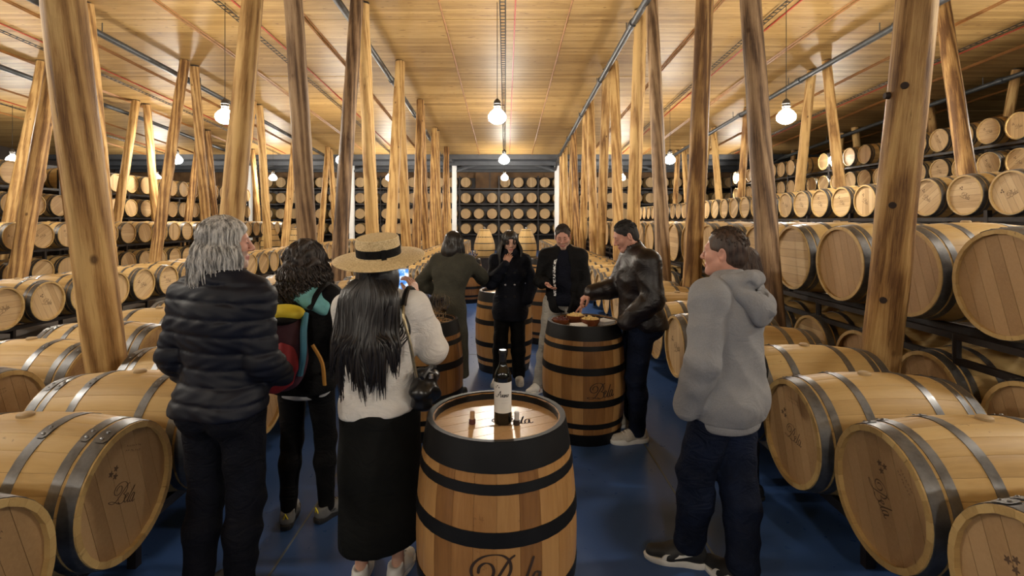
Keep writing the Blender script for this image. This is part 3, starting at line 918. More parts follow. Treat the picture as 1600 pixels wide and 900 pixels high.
vat(-.76, 18.4, 'pale tapered vat at the aisle end, left one of the pair', .5)
vat(.74, 18.4, 'pale tapered vat at the aisle end, right one of the pair', .5)
vat(-9.6, 20.9, 'pale tapered vat left of the third barrel row, outer one', .5)
vat(-8.56, 20.9, 'pale tapered vat left of the third barrel row, inner one', .5)

# ------------------------------------------------------------------ sculpting engine: smooth unions on a grid, then surface nets
class Field:
    def __init__(s): s.ops = []
    def cone(s, a, b, ra, rb=None, k=.03, mode='u'):
        a = np.array(a, float); b = np.array(b, float); rb = ra if rb is None else rb
        r = max(ra, rb)
        s.ops.append(('c', (a, b, ra, rb), np.minimum(a, b) - r, np.maximum(a, b) + r, k, mode)); return s
    def chain(s, pts, rads, k=.03, mode='u'):
        for i in range(len(pts) - 1): s.cone(pts[i], pts[i + 1], rads[i], rads[i + 1], k, mode)
        return s
    def ell(s, c, r, R=None, k=.03, mode='u'):
        c = np.array(c, float); r = np.array(r if hasattr(r, '__len__') else (r, r, r), float)
        R = np.eye(3) if R is None else np.array(R, float)
        ext = np.sqrt(((R * r[None, :]) ** 2).sum(1))
        s.ops.append(('e', (c, r, R), c - ext, c + ext, k, mode)); return s
    def plane(s, p, n, k=.01):                       # keep the side n points away from
        s.ops.append(('p', (np.array(p, float), np.array(n, float) / np.linalg.norm(n)), None, None, k, 'i')); return s
    def fn(s, f): s.ops.append(('f', f, None, None, 0, 'd')); return s
    def inflated(s, t):
        f = Field()
        for ty, d, lo, hi, k, mode in s.ops:
            if ty == 'c': f.cone(d[0], d[1], d[2] + t, d[3] + t, k, mode)
            elif ty == 'e': f.ell(d[0], d[1] + t, d[2], k, mode)
            else: f.ops.append((ty, d, lo, hi, k, mode))
        return f
    def bounds(s):
        lo = np.min([o[2] for o in s.ops if o[5] == 'u'], axis=0); hi = np.max([o[3] for o in s.ops if o[5] == 'u'], axis=0)
        return lo, hi
    def volume(s, xs, ys, zs):
        V = np.full((len(xs), len(ys), len(zs)), .3, np.float32)
        ax = (xs, ys, zs)
        for ty, d, lo, hi, k, mode in sorted(s.ops, key=lambda o: o[0] == 'p'):
            if ty in 'ce':
                m = k + .03
                sl = []
                for i in range(3):
                    a = np.searchsorted(ax[i], lo[i] - m); b = np.searchsorted(ax[i], hi[i] + m)
                    sl.append(slice(a, b))
                if any(q.stop <= q.start for q in sl): continue
                X = xs[sl[0]][:, None, None]; Y = ys[sl[1]][None, :, None]; Z = zs[sl[2]][None, None, :]
                if ty == 'c':
                    a, b, ra, rb = d; ab = b - a; L = ab @ ab or 1e-9
                    t = np.clip(((X - a[0]) * ab[0] + (Y - a[1]) * ab[1] + (Z - a[2]) * ab[2]) / L, 0, 1)
                    D = np.sqrt((X - a[0] - t * ab[0]) ** 2 + (Y - a[1] - t * ab[1]) ** 2 + (Z - a[2] - t * ab[2]) ** 2) - (ra + (rb - ra) * t)
                else:
                    c, r, R = d
                    px, py, pz = X - c[0], Y - c[1], Z - c[2]
                    q = [(px * R[0, i] + py * R[1, i] + pz * R[2, i]) / r[i] for i in range(3)]
                    k0 = np.sqrt(q[0] ** 2 + q[1] ** 2 + q[2] ** 2) + 1e-9
                    k1 = np.sqrt((q[0] / r[0]) ** 2 + (q[1] / r[1]) ** 2 + (q[2] / r[2]) ** 2) + 1e-9
                    D = k0 * (k0 - 1) / k1
                sub = V[sl[0], sl[1], sl[2]]
                if mode == 'u':
                    h = np.maximum(k - np.abs(sub - D), 0) / k
                    V[sl[0], sl[1], sl[2]] = np.minimum(sub, D) - h * h * k * .25
                else:
                    h = np.maximum(k - np.abs(sub + D), 0) / k
                    V[sl[0], sl[1], sl[2]] = np.maximum(sub, -D) + h * h * k * .25
            else:
                X = xs[:, None, None]; Y = ys[None, :, None]; Z = zs[None, None, :]
                if ty == 'p':
                    p, n = d
                    D = (X - p[0]) * n[0] + (Y - p[1]) * n[1] + (Z - p[2]) * n[2]
                    h = np.maximum(k - np.abs(V - D), 0) / k
                    V = np.maximum(V, D) + h * h * k * .25
                else:
                    V = V + d(X, Y, Z)
        return V.astype(np.float32)

def surface_nets(V, xs, ys, zs):
    S = V < 0
    c = np.zeros(tuple(n - 1 for n in V.shape), np.int8)
    cr = [(i, j, k) for i in (0, 1) for j in (0, 1) for k in (0, 1)]
    n = V.shape
    cut = lambda A, i, j, k: A[i:n[0] - 1 + i, j:n[1] - 1 + j, k:n[2] - 1 + k]
    for q in cr: c += cut(S, *q)
    mixed = (c > 0) & (c < 8)
    I, J, K = np.nonzero(mixed)
    idx = np.full(mixed.shape, -1, np.int64); idx[I, J, K] = np.arange(len(I))
    acc = np.zeros((len(I), 3)); cnt = np.zeros(len(I))
    for a in cr:
        for ax in range(3):
            if a[ax]: continue
            b = list(a); b[ax] = 1
            va = V[I + a[0], J + a[1], K + a[2]]; vb = V[I + b[0], J + b[1], K + b[2]]
            m = (va < 0) != (vb < 0)
            t = np.where(m, va / np.where(m, va - vb, 1), 0)
            p = np.array(a, float)[None, :].repeat(len(I), 0); p[:, ax] += t
            acc[m] += p[m]; cnt[m] += 1
    f = acc / cnt[:, None]
    g = [np.interp(B + f[:, q], np.arange(len(A)), A) for q, (B, A) in enumerate(zip((I, J, K), (xs, ys, zs)))]
    verts = np.stack(g, 1)
    faces = []
    for ax in range(3):
        o = [(1, 2), (2, 0), (0, 1)][ax]
        A = np.take(S, range(n[ax] - 1), ax); B = np.take(S, range(1, n[ax]), ax)
        e = np.array(np.nonzero(A != B))
        ok = np.ones(e.shape[1], bool)
        for q in o: ok &= (e[q] > 0) & (e[q] < n[q] - 1)
        e = e[:, ok]
        inside = A[tuple(e)]
        def cell(du, dv):
            w = e.copy(); w[o[0]] += du; w[o[1]] += dv
            return idx[tuple(w)]
        F = np.stack([cell(-1, -1), cell(0, -1), cell(0, 0), cell(-1, 0)], 1)
        F[~inside] = F[~inside][:, ::-1]
        faces.append(F)
    return verts, np.concatenate(faces)

def np_mesh(name, verts, faces, mats, mi=None, attr=None):
    me = bpy.data.meshes.new(name)
    me.vertices.add(len(verts)); me.vertices.foreach_set('co', np.asarray(verts, np.float32).ravel())
    me.loops.add(faces.size); me.loops.foreach_set('vertex_index', faces.astype(np.int32).ravel())
    me.polygons.add(len(faces)); me.polygons.foreach_set('loop_start', np.arange(0, faces.size, 4, dtype=np.int32))
    me.polygons.foreach_set('use_smooth', [True] * len(faces))
    for m in (mats if isinstance(mats, (list, tuple)) else [mats]): me.materials.append(M[m] if isinstance(m, str) else m)
    if mi is not None: me.polygons.foreach_set('material_index', mi.astype(np.int32))
    me.update(calc_edges=True); me.validate()
    return me

def axis_pts(lo, hi, step, fine=()):
    """grid coordinates with finer spans: fine = [(lo, hi, step)]."""
    out = [lo]; x = lo
    while x < hi:
        st = step
        for a, b, s in fine:
            if a - s <= x <= b: st = min(st, s)
        x += st; out.append(x)
    return np.array(out)

def sculpt(name, field, mats, parent, step=.008, fine=((), (), ()), paint=None, smooth=1, pad=.03):
    lo, hi = field.bounds(); lo = lo - pad; hi = hi + pad
    A = [axis_pts(lo[i], hi[i], step, fine[i]) for i in range(3)]
    V = field.volume(*A)
    v, f = surface_nets(V, *A)
    if smooth:
        for _ in range(smooth):
            s = np.zeros_like(v); c = np.zeros(len(v))
            for q in range(4):
                np.add.at(s, f[:, q], v[f[:, (q + 1) % 4]]); np.add.at(c, f[:, q], 1)
            c = np.maximum(c, 1)
            v = v * .5 + s / c[:, None] * .5
    mi = None
    if paint is not None: mi = paint(v[f].mean(1))
    return link(name, np_mesh(name, v, f, mats, mi), parent)

def folds(seed, amp, fz=26.0, fx=14.0, zlo=-9, zhi=9):
    """cloth creases: warped ridges, slack in some places and taut in others."""
    r = np.random.RandomState(seed); a = r.uniform(0, 6.28, 8)
    fz *= 1.5; fx *= 1.4
    def f(X, Y, Z):
        p = fz * .55 * Z + fx * .35 * X * np.sin(3 * Z + a[5]) + 2.0 * np.sin(fx * .40 * X + a[0]) + 1.6 * np.sin(8 * Y + a[1] + 2 * Z)
        w = 1 - 2 * np.abs(np.sin(p)) ** .8
        p2 = fz * .9 * Z + fx * (X + .6 * Y) + a[2] + 1.5 * np.sin(11 * Y + a[3] + 5 * X)
        w2 = 1 - 2 * np.abs(np.sin(p2 * .7)) ** .8
        m = .5 + .5 * np.sin(5.5 * Z + 6 * X + a[4]) * np.sin(7 * Y + 4 * X + a[6])
        m2 = .5 + .5 * np.sin(7 * Z - 9 * X + a[7])
        return amp * (-.95 * w * m - .6 * w2 * m2 + .25 * np.sin(9 * Z + 7 * X + a[2]))
    return f
def folds_soft(seed, amp, fz=26.0, fx=14.0, zlo=-9, zhi=9):
    r = np.random.RandomState(seed); a = r.uniform(0, 6.28, 6)
    def f(X, Y, Z):
        w = np.sin(fz * Z + 2.2 * np.sin(fx * .45 * X + a[0]) + 1.5 * np.sin(9 * Y + a[1]))
        w2 = np.sin(fz * .6 * Z + fx * X + a[2] + 1.3 * np.sin(13 * Y + a[3])) * np.sin(fx * (Y - X) + a[4])
        g = 1.0
        if zlo > -5: g = np.clip((Z - zlo) * 8, 0, 1) * np.clip((zhi - Z) * 8, 0, 1)
        return amp * (.6 * w + .7 * w2) * g
    return f

def U(v):
    v = np.array(v, float); return v / (np.linalg.norm(v) or 1)
def rot(yaw=0, pitch=0, roll=0):
    """columns = right, forward, up; yaw turns to the left, pitch looks down, roll leans to the right (degrees)."""
    y, p, r = (math.radians(q) for q in (yaw, -pitch, roll))
    m = Matrix.Rotation(y, 3, 'Z') @ Matrix.Rotation(p, 3, 'X') @ Matrix.Rotation(r, 3, 'Y')
    return np.array(m)

def strands(mb, paths, r0=.006, n=5, tip=.25, mi=0):
    for p in paths:
        N = len(p); rs = [r0 * (.7 + .3 * min(1, i / 2)) * (1 if i < N * .6 else 1 - (1 - tip) * (i - N * .6) / (N * .4)) for i in range(N)]
        mb.tube(p, rs, n, mi, True, .6)

class Person:
    """a body as one skin surface plus clothing children; local frame: +y forward, +x the person's right, z up."""
    def __init__(s, label, x, y, yaw, H=1.75, girth=1.0, J=None, head=(0, 0, 0), headpos=None, seed=1, group='visitors'):
        s.t = thing('person', label, 'person', (x, y, 0), math.radians(yaw), None)
        s.k = H / 1.75; s.g = girth; s.seed = seed
        D = dict(pel=(0, 0, .96), neck=(0, -.015, 1.465), shL=(-.18, -.01, 1.415), shR=(.18, -.01, 1.415),
                 elL=(-.235, -.02, 1.13), elR=(.235, -.02, 1.13), wrL=(-.235, .05, .885), wrR=(.235, .05, .885),
                 hipL=(-.09, 0, .93), hipR=(.09, 0, .93), knL=(-.10, .02, .50), knR=(.10, .02, .50), anL=(-.105, -.03, .085), anR=(.105, -.03, .085))
        D.update(J or {})
        s.J = {q: np.array(v, float) * s.k for q, v in D.items()}
        s.Rh = rot(*head)
        s.hc = np.array(headpos, float) * s.k if headpos else s.J['neck'] + np.array([0, .03, .155]) * s.k
        u = U(s.J['neck'] - s.J['pel']); r = U(s.J['shR'] - s.J['shL']); f = U(np.cross(u, r)); r = np.cross(f, u)
        s.R = np.stack([r, f, u], 1); s.u, s.f, s.r = u, f, r
    def at(s, h, x=0, y=0):
        """a point on the spine: h metres (template) above the pelvis."""
        return s.J['pel'] + s.u * h * s.k + s.r * x * s.k + s.f * y * s.k
    def h(s, x, y, z):
        return s.hc + s.Rh @ (np.array([x, y, z]) * s.hs)
    hs = 1.0
    def torso(s, F, t=0.0, bust=0.0, arms=True, k=.05, armcut=(.0, .0), belly=0.0):
        g, q, R = s.g, s.k, s.R
        F.ell(s.at(0.0), np.array((.165 * g, .118 * g, .14)) * q + t, R, k)
        F.ell(s.at(.15, 0, .005 + belly), np.array((.148 * g, .108 * g + belly, .17)) * q + t, R, k)
        F.ell(s.at(.33, 0, -.002), np.array((.168 * g, .112 * g, .19)) * q + t, R, k)
        for sx in (-1, 1):
            F.ell(s.at(-.06, sx * .075, -.045), np.array((.095 * g, .10 * g, .11)) * q + t, R, k)
            if bust: F.ell(s.at(.31, sx * .075, .075), np.array((.065, .06, .065)) * q * bust + t, R, k)
            sh = s.J['shR' if sx > 0 else 'shL']
            F.cone(s.J['neck'] + s.u * .0, sh, .058 * q + t, .058 * q + t, k)
            F.cone(s.at(.30, sx * .09), sh, .085 * q + t, .055 * q + t, k)
            if arms: s.arm(F, sx, t, armcut[0 if sx < 0 else 1])
        return F
    def arm(s, F, sx, t=0.0, cut=0.0, k=.025):
        n = 'R' if sx > 0 else 'L'; q = s.k * (.5 + .5 * s.g)
        a, b, c = s.J['sh' + n], s.J['el' + n], s.J['wr' + n]
        c = c - U(c - b) * cut
        F.cone(a, b, .056 * q + t, .044 * q + t, k)
        F.cone(b, b + (c - b) * .35, .043 * q + t, .043 * q + t, k)
        F.cone(b + (c - b) * .35, c, .043 * q + t, .029 * q + t, k)
        return F
    def legs(s, F, t=0.0, k=.03, cut=0.0, flare=0.0):
        q = s.k * (.5 + .5 * s.g)
        for n in 'LR':
            a, b, c = s.J['hip' + n], s.J['kn' + n], s.J['an' + n]
            c = c + U(b - c) * cut
            F.cone(a, b, .090 * q + min(t, .012), .060 * q + t, k)
            m = b + (c - b) * .32 + np.array([0, -.015, 0])
            F.cone(b, m, .058 * q + t, .058 * q + t + flare * .4, k)
            F.cone(m, c, .057 * q + t + flare * .4, .040 * q + t + flare, k)
        tp = min(t, .006)
        F.ell(s.J['pel'], np.array((.163 * s.g, .116 * s.g, .12)) * s.k + tp, s.R, k)
        for sx in (-1, 1): F.ell(s.at(-.06, sx * .075, -.045), np.array((.093 * s.g, .098 * s.g, .11)) * s.k + tp, s.R, k)
        return F
    def headfield(s, F, female=False, smile=0.0, full=0.0):
        H = lambda x, y, z: s.h(x, y, z)
        e = lambda c, r, k=.02, mode='u', R=None: F.ell(H(*c), np.array(r) * s.hs, s.Rh if R is None else R, k, mode)
        cn = lambda a, b, ra, rb=None, k=.012, mode='u': F.cone(H(*a), H(*b), ra * s.hs, (ra if rb is None else rb) * s.hs, k, mode)
        j = .92 if female else 1.0
        e((0, -.012, .035), (.075, .096, .084), .03)
        e((0, .028, -.03), (.060 * j + full, .062, .080), .03)
        for sx in (-1, 1):
            cn((sx * (.050 * j + full), -.005, -.05), (sx * .018, .062, -.098), .021, .018, .025)
            e((sx * .036, .060, -.022), (.024 + full, .024, .026), .02)
        cn((-.012 * j, .068, -.100), (.012 * j, .068, -.100), .0185, .0185, .02)
        cn((-.036, .073, .024), (.036, .073, .024), .0165, .0165, .02)
        for sx in (-1, 1):
            e((sx * .031, .097, .004), (.017, .013, .012), .012, 's')
        cn((0, .088, .016), (0, .109, -.026), .0085, .0105, .01)
        e((0, .108, -.031), (.0125, .012, .010), .008)
        for sx in (-1, 1):
            e((sx * .0125, .098, -.035), (.0075, .010, .007), .006)
            e((sx * .031, .0785, .0035), (.0145, .0125, .0105), .004)          # closed lids over the eyes
        w = .021 + .006 * smile
        F.chain([H(-w, .078, -.066 + .005 * smile), H(0, .0885, -.0655), H(w, .078, -.066 + .005 * smile)], [.0045, .0072, .0045], .006)
        F.chain([H(-w * .8, .078, -.074 + .002 * smile), H(0, .0865, -.0755), H(w * .8, .078, -.074 + .002 * smile)], [.0045, .0078, .0045], .006)
        F.chain([H(-w, .089, -.0700 + .005 * smile), H(0, .0975, -.0708), H(w, .089, -.0700 + .005 * smile)], [.0018, .0022, .0018], .003, 's')
        for sx in (-1, 1):
            e((sx * .077, -.010, -.004), (.009, .021, .033), .008, 'u', s.Rh @ rot(sx * -22, 0, 0))
            e((sx * .084, -.006, -.002), (.005, .011, .019), .005, 's', s.Rh @ rot(sx * -22, 0, 0))
        nb = s.J['neck'] - s.u * .02 * s.k
        nr = (.048 if female else .057) * s.k
        F.cone(s.h(0, -.022, -.045), nb, nr, nr * 1.1, .03)
        return F
    def hand(s, F, side, d, pn, curl=(35, 40, 30), thumb=(.5, .55), spread=.010, curls=None, sc=1.0):
        """side 'L'/'R'; d = direction of the hand, pn = direction the palm faces."""
        w = s.J['wr' + side]; d = U(d); pn = np.array(pn, float); pn = U(pn - d * (pn @ d))
        lat = np.cross(d, pn) * (1 if side == 'R' else -1)          # towards the thumb
        q = s.k * sc
        offs = (.031, .010, -.011, -.030); LN = (.070, .078, .072, .056)
        for i in range(4):
            kn = w + d * (.088 - .004 * abs(i - 1)) * q + lat * offs[i] * q
            F.cone(w + d * .012 * q + lat * offs[i] * .55 * q, kn, .0145 * q, .0115 * q, .012)
            c = curls[i] if curls else curl
            dirv = U(d + lat * spread * (1.5 - i) * 4); p = kn; rad = (.0093, .0085, .0078, .0066)
            ang = 0
            for j in range(3):
                ang += math.radians(c[j])
                v = dirv * math.cos(ang) + pn * math.sin(ang)
                p2 = p + v * LN[i] * (.46, .31, .25)[j] * q
                F.cone(p, p2, rad[j] * q * (.88 if i == 3 else 1), rad[j + 1] * q * (.88 if i == 3 else 1), .004)
                p = p2
        b = w + d * .022 * q + lat * .020 * q
        t1 = b + (d * .62 + lat * .62 + pn * .30) * .046 * q
        t2 = t1 + U(d * .75 + lat * (.5 - thumb[0]) + pn * thumb[0]) * .034 * q
        t3 = t2 + U(d * .85 + lat * (.3 - thumb[1]) + pn * thumb[1]) * .027 * q
        F.chain([b, t1, t2, t3], [.0155 * q, .0125 * q, .0098 * q, .0078 * q], .008)
        return F
    def body(s, skin='skin', hands=(), female=False, smile=0.0, full=0.0, bust=0.0, headstep=.0042, handfine=.0042, lips=True, step=.013, beard=None):
        """one continuous skin mesh from head to ankles; hands = list of (side, kwargs)."""
        F = Field()
        s.torso(F, -.012, bust * .8)
        s.legs(F, -.012)
        for n in 'LR':
            a = s.J['an' + n]; F.cone(a, a + np.array([0, .07, -.05]) * s.k, .030 * s.k, .018 * s.k, .02)
        s.headfield(F, female, smile, full)
        fx = [(s.hc[0] - .12, s.hc[0] + .12, headstep)]; fy = [(s.hc[1] - .13, s.hc[1] + .14, headstep)]; fz = [(s.hc[2] - .15, s.hc[2] + .15, headstep)]
        for side, kw in hands:
            s.hand(F, side, **kw)
            w = s.J['wr' + side]; e = w + U(kw['d']) * .10 * s.k
            for q, L in ((0, fx), (1, fy), (2, fz)): L.append((min(w[q], e[q]) - .05, max(w[q], e[q]) + .05, handfine))
        Ri = s.Rh.T
        def paint(c):
            p = (c - s.hc) @ s.Rh / s.hs
            lip = (np.abs(p[:, 2] + .0705) < .0105) & (np.abs(p[:, 0]) < .026) & (p[:, 1] > .076)
            m = np.where(lip & lips, 1, 0)
            if beard is not None:
                bz = (p[:, 2] < -.038) & (p[:, 2] > -.15) & (p[:, 1] > -.01) & ~((np.abs(p[:, 0]) < .03) & (p[:, 2] > -.05))
                m = np.where(bz & (m == 0), 2, m)
            return m
        mats = [skin, 'lips'] + ([beard] if beard else [])
        return sculpt('body', F, mats, s.t, step, (fx, fy, fz), paint, 1)
    def face_bits(s, brow='hair_dark', eyes=True):
        for sx in (-1, 1):
            pts = [s.h(sx * .012, .0895, .021), s.h(sx * .028, .0905, .027), s.h(sx * .046, .079, .022)]
            MB().tube(catmull(pts, 4), [.002] + [.0036] * 4 + [.0034] * 3 + [.0015], 6).build('eyebrow', brow, s.t)
            if eyes:
                pts = [s.h(sx * .018, .0885, .002), s.h(sx * .031, .0925, -.002), s.h(sx * .044, .0855, .002)]
                MB().tube(catmull(pts, 4), [.001] + [.0017] * 7 + [.001], 6).build('eyelashes', 'hair_black', s.t)
    def trousers(s, mat, t=.014, amp=.004, cut=.0, flare=.004, step=.0095, top=.10, name='trousers', fz=24):
        F = Field(); s.legs(F, t, cut=cut, flare=flare); F.cone(s.at(.0), s.at(top), .115 * s.g * s.k, .10 * s.g * s.k, .03)
        F.fn(folds(s.seed + 3, amp, fz, 12))
        for n in 'LR':
            a = s.J['an' + n]; F.plane((a[0], a[1], a[2] + cut - .035 * s.k), (0, 0, -1), .004)
        return sculpt(name, F, mat, s.t, step)
    def shoe(s, n, yaw=0, mat='shoe_white', sole='sole_white', L=.27, chunky=1.0, toe=None):
        a = s.J['an' + n]; q = L / .27
        F = Field()
        c = np.array([a[0], a[1], 0]); R = rot(yaw); P = lambda x, y, z: c + R @ (np.array([x, y, z]) * q)
        F.cone(P(0, -.045, .05), P(0, .06, .055), .038 * q, .040 * q, .03)
        F.cone(P(0, .06, .05), P(.0, .165, .038), .040 * q, .032 * q, .03)
        F.cone(P(-.018, .09, .035), P(.018, .09, .035), .032 * q, .032 * q, .02)
        F.cone(P(0, -.03, .06), P(0, -.03, .10), .042 * q, .043 * q, .02)
        F.cone(P(0, -.03, .12), P(0, -.02, .2), .036 * q, .034 * q, .005, 's')
        F.plane(P(0, 0, .022), (0, 0, -1), .004).plane(P(0, 0, .112), (0, -.25, 1), .006)
        o = sculpt('shoe', F, mat, s.t, .006, pad=.01)
        out = [(.0, -.088), (.028, -.078), (.038, -.04), (.036, .02), (.046, .09), (.044, .14), (.028, .185), (0, .203)]
        out = out + [(-x, y) for x, y in out[-2:0:-1]]
        out = catmull(out + [out[0]], 3)[:-1]
        vs = []; N = len(out)
        for z, e in ((.0, .94), (.006, 1.0), (.024 * chunky, 1.02), (.03 * chunky, .97)):
            for x, y in out: vs.append(tuple(P(x * e, .055 + (y - .055) * e, z)))
        fs = [tuple(range(N - 1, -1, -1)), tuple(3 * N + i for i in range(N))] + [(r * N + i, r * N + (i + 1) % N, r * N + N + (i + 1) % N, r * N + N + i) for r in range(3) for i in range(N)]
        MB().add(vs, fs).build('sole', sole, o)
        lc = MB()
        for k in range(4):
            y = .045 + .022 * k; z = .108 - .008 * k
            lc.tube([P(-.022, y, z - .008), P(0, y + .003, z), P(.022, y, z - .008)], .0032, 5)
        return o, P, lc
    def cap_paths(s, n, length, seed, zone=None, r=(.082, .103, .094), out=.02, hang=None, wave=0.0, freq=30., back=-.0, drop=None):
        """hair strands: start at the crown, follow the skull, then hang. zone(az) limits azimuth (0 = face, 180 = back)."""
        rg = random.Random(seed); res = []
        while len(res) < n:
            az = rg.uniform(-180, 180)
            lim = zone(az) if zone else 1
            if lim <= 0: continue
            p = []; ph = rg.uniform(0, 6.28); L = length * rg.uniform(.82, 1.08) * lim; a = math.radians(az)
            e0 = rg.uniform(20, 80)                                    # starting elevation
            rr = [q * rg.uniform(.97, 1.1) for q in r]
            c = np.array([0, -.012, .03])
            steps = 5
            for i in range(steps):
                el = math.radians(e0 + (-8 - e0) * i / (steps - 1))
                p.append(s.hc + s.Rh @ (c + np.array([math.sin(a) * math.cos(el) * rr[0], math.cos(a) * math.cos(el) * rr[1], math.sin(el) * rr[2]])))
            base = p[-1]; o = s.Rh @ np.array([math.sin(a), math.cos(a), 0]); o[2] = 0; o = U(o)
            m = 9
            for i in range(1, m + 1):
                t = i / m
                q = base + np.array([0, 0, -L * t]) + o * out * math.sin(min(1, t * 2.2) * PI / 2)
                if drop is not None: q = drop(q, t, az)
                if wave:
                    q = q + np.array([math.cos(freq * L * t + ph), math.sin(freq * L * t + ph), 0]) * wave * (0.4 + .6 * t)
                p.append(q)
            if wave: p = [p_ + np.array([math.sin(ph + 5 * i), math.cos(ph + 4 * i), math.sin(7 * i + ph)]) * wave * .35 for i, p_ in enumerate(p)]
            res.append([tuple(x) for x in catmull(p, 2)])
        return res
    def scalp(s, F, t=.010, face=True, low=-.06):
        F.ell(s.h(0, -.014, .036), np.array((.076 + t, .097 + t, .086 + t)) * s.hs, s.Rh, .02)
        F.ell(s.h(0, -.05, -.02), np.array((.066 + t, .062 + t, .07)) * s.hs, s.Rh, .02)
        if face:
            F.ell(s.h(0, .105, -.035), np.array((.066, .07, .092)) * s.hs, s.Rh, .012, 's')
        return F

# ------------------------------------------------------------------ cloth, skin and hair materials
def skin_mat(name, col, red=.12):
    g = G(name); v = g.coord()
    f = g.noise(v, 16, 4, .6)
    c = g.ramp(f, [(.3, tuple(x * .86 for x in col)), (.7, (min(1, col[0] * 1.08), col[1] * 1.02, col[2]))])
    g.bump(g.noise(v, 180, 2), .06, .001)
    m = g.set(c, .48, 0, .4)
    g.put(g.b.inputs['Subsurface Weight'], .08); g.put(g.b.inputs['Subsurface Radius'], (.012, .005, .003))
    return m
M['skin'] = skin_mat('skin_fair', (.56, .33, .24))
M['skin_pink'] = skin_mat('skin_ruddy', (.56, .29, .21))
M['skin_tan'] = skin_mat('skin_tan', (.46, .26, .17))
M['beard'] = plain('stubble_skin', (.40, .235, .17), .55, 0, .15, 60)
M['greybeard'] = plain('grey_stubble_skin', (.47, .32, .26), .55, 0, .2, 60)
M['lips'] = plain('lips', (.42, .16, .13), .42)
def hair_mat(name, lo, hi, rough=.38):
    g = G(name); v = g.coord((55, 55, 5))
    f = g.noise(v, 1.6, 3, .6)
    g.bump(g.noise(g.coord((240, 240, 14)), 1.2, 2), .25, .002)
    return g.set(g.ramp(f, [(.35, lo), (.65, hi)]), rough, 0, .45)
M['hair_black'] = hair_mat('black_hair', (.006, .005, .005), (.022, .017, .015))
M['hair_dark'] = hair_mat('dark_brown_hair', (.012, .007, .005), (.040, .024, .016), .65)
M['hair_curly'] = hair_mat('curly_hair', (.008, .006, .005), (.035, .024, .020), .5)
M['hair_short'] = hair_mat('short_black_hair', (.007, .006, .006), (.026, .022, .020), .7)
M['hair_brown'] = hair_mat('brown_hair', (.022, .012, .008), (.075, .042, .027), .5)
M['hair_grey'] = hair_mat('grey_hair', (.085, .08, .075), (.56, .54, .51), .45)
M['puffer'] = plain('navy_nylon', (.0045, .0060, .0135), .55, 0, .2, 6, .1, 40, .3)
M['jeans_dark'] = plain('dark_denim', (.0042, .0050, .0095), .8, 0, .3, 10, .15, 160, spec=.15, crease=0.5, cscale=8)
M['jeans_blue'] = plain('blue_denim', (.0062, .0105, .027), .8, 0, .4, 5, .15, 160, spec=.15, crease=0.6, cscale=8)
M['black_cloth'] = plain('black_cloth', (.0050, .0050, .0056), .75, 0, .25, 9, .12, 120, spec=.15, crease=0.45, cscale=6)
M['skirt'] = plain('black_skirt_cloth', (.0066, .0072, .0070), .8, 0, .25, 6, .12, 120, spec=.15, crease=0.3, cscale=4)
M['sweater'] = plain('cream_wool', (.70, .67, .63), .9, 0, .05, 26, .35, 110, spec=.15, crease=0.45, cscale=5.5)
M['olive'] = plain('olive_coat_cloth', (.050, .048, .036), .85, 0, .14, 12, .2, 120, spec=.15, crease=0.4, cscale=5)
M['navy_coat'] = plain('navy_coat_cloth', (.0055, .0068, .013), .7, 0, .2, 9, .15, 100, spec=.15, crease=0.45, cscale=6)
M['navy_shirt'] = plain('navy_jersey', (.0040, .0052, .012), .8, 0, .2, 9, .1, 100, spec=.15, crease=0.4, cscale=7)
M['pale_trousers'] = plain('pale_denim', (.36, .345, .31), .85, 0, .16, 9, .2, 120, spec=.15, crease=0.6, cscale=9)
M['leather'] = plain('brown_leather', (.0085, .0048, .0052), .40, 0, .3, 9, .22, 60, .5, crease=.30, cscale=4.2)
M['hoodie'] = plain('heather_grey_fleece', (.255, .255, .265), .92, 0, .12, 260, .2, 200, spec=.15, crease=0.28, cscale=4.5)
M['shirt_white'] = plain('white_shirt_cloth', (.62, .62, .62), .85)
M['shoe_white'] = plain('white_leather_shoe', (.62, .61, .58), .5, 0, .10, 20)
M['shoe_beige'] = plain('beige_suede_shoe', (.43, .40, .35), .7, 0, .15, 25)
M['shoe_black'] = plain('black_shoe', (.012, .012, .013), .6, 0, .2, 20)
M['shoe_grey'] = plain('grey_shoe', (.16, .16, .155), .6, 0, .2, 20)
M['sole_white'] = plain('white_sole', (.68, .67, .64), .55)
M['sole_black'] = plain('black_sole', (.018, .018, .018), .6)
M['lace'] = plain('shoe_lace', (.66, .65, .62), .7)
M['teal'] = plain('teal_scarf_cloth', (.16, .42, .44), .85, 0, .15, 20, .2, 90)
M['maroon'] = plain('maroon_pack_cloth', (.060, .014, .026), .7, 0, .15, 20, .15, 150)
M['packred'] = plain('red_pack_cloth', (.33, .022, .030), .65, 0, .15, 20, .15, 150)
M['yellow'] = plain('yellow_pack_cloth', (.70, .56, .035), .65, 0, .1, 20)
M['packblue'] = plain('blue_pack_trim', (.05, .20, .30), .65)
M['orange_trim'] = plain('orange_strap', (.50, .23, .04), .65)
M['silver'] = plain('bright_metal', (.62, .61, .60), .25, .95, .1)
M['brass'] = plain('strap_chain_metal', (.34, .27, .16), .35, .9, .3, 60)
M['bag'] = plain('black_quilted_leather', (.010, .010, .011), .28, 0, .25, 20, .15, 60)
g = G('straw'); v = g.coord()
sp = g.n('SeparateXYZ'); g.t.links.new(v, sp.inputs[0])
rad_ = g.math('SQRT', g.math('ADD', g.math('POWER', sp.outputs[0], 2), g.math('POWER', sp.outputs[1], 2)))
w_ = g.math('SINE', g.math('MULTIPLY', g.math('ADD', rad_, sp.outputs[2]), 900))
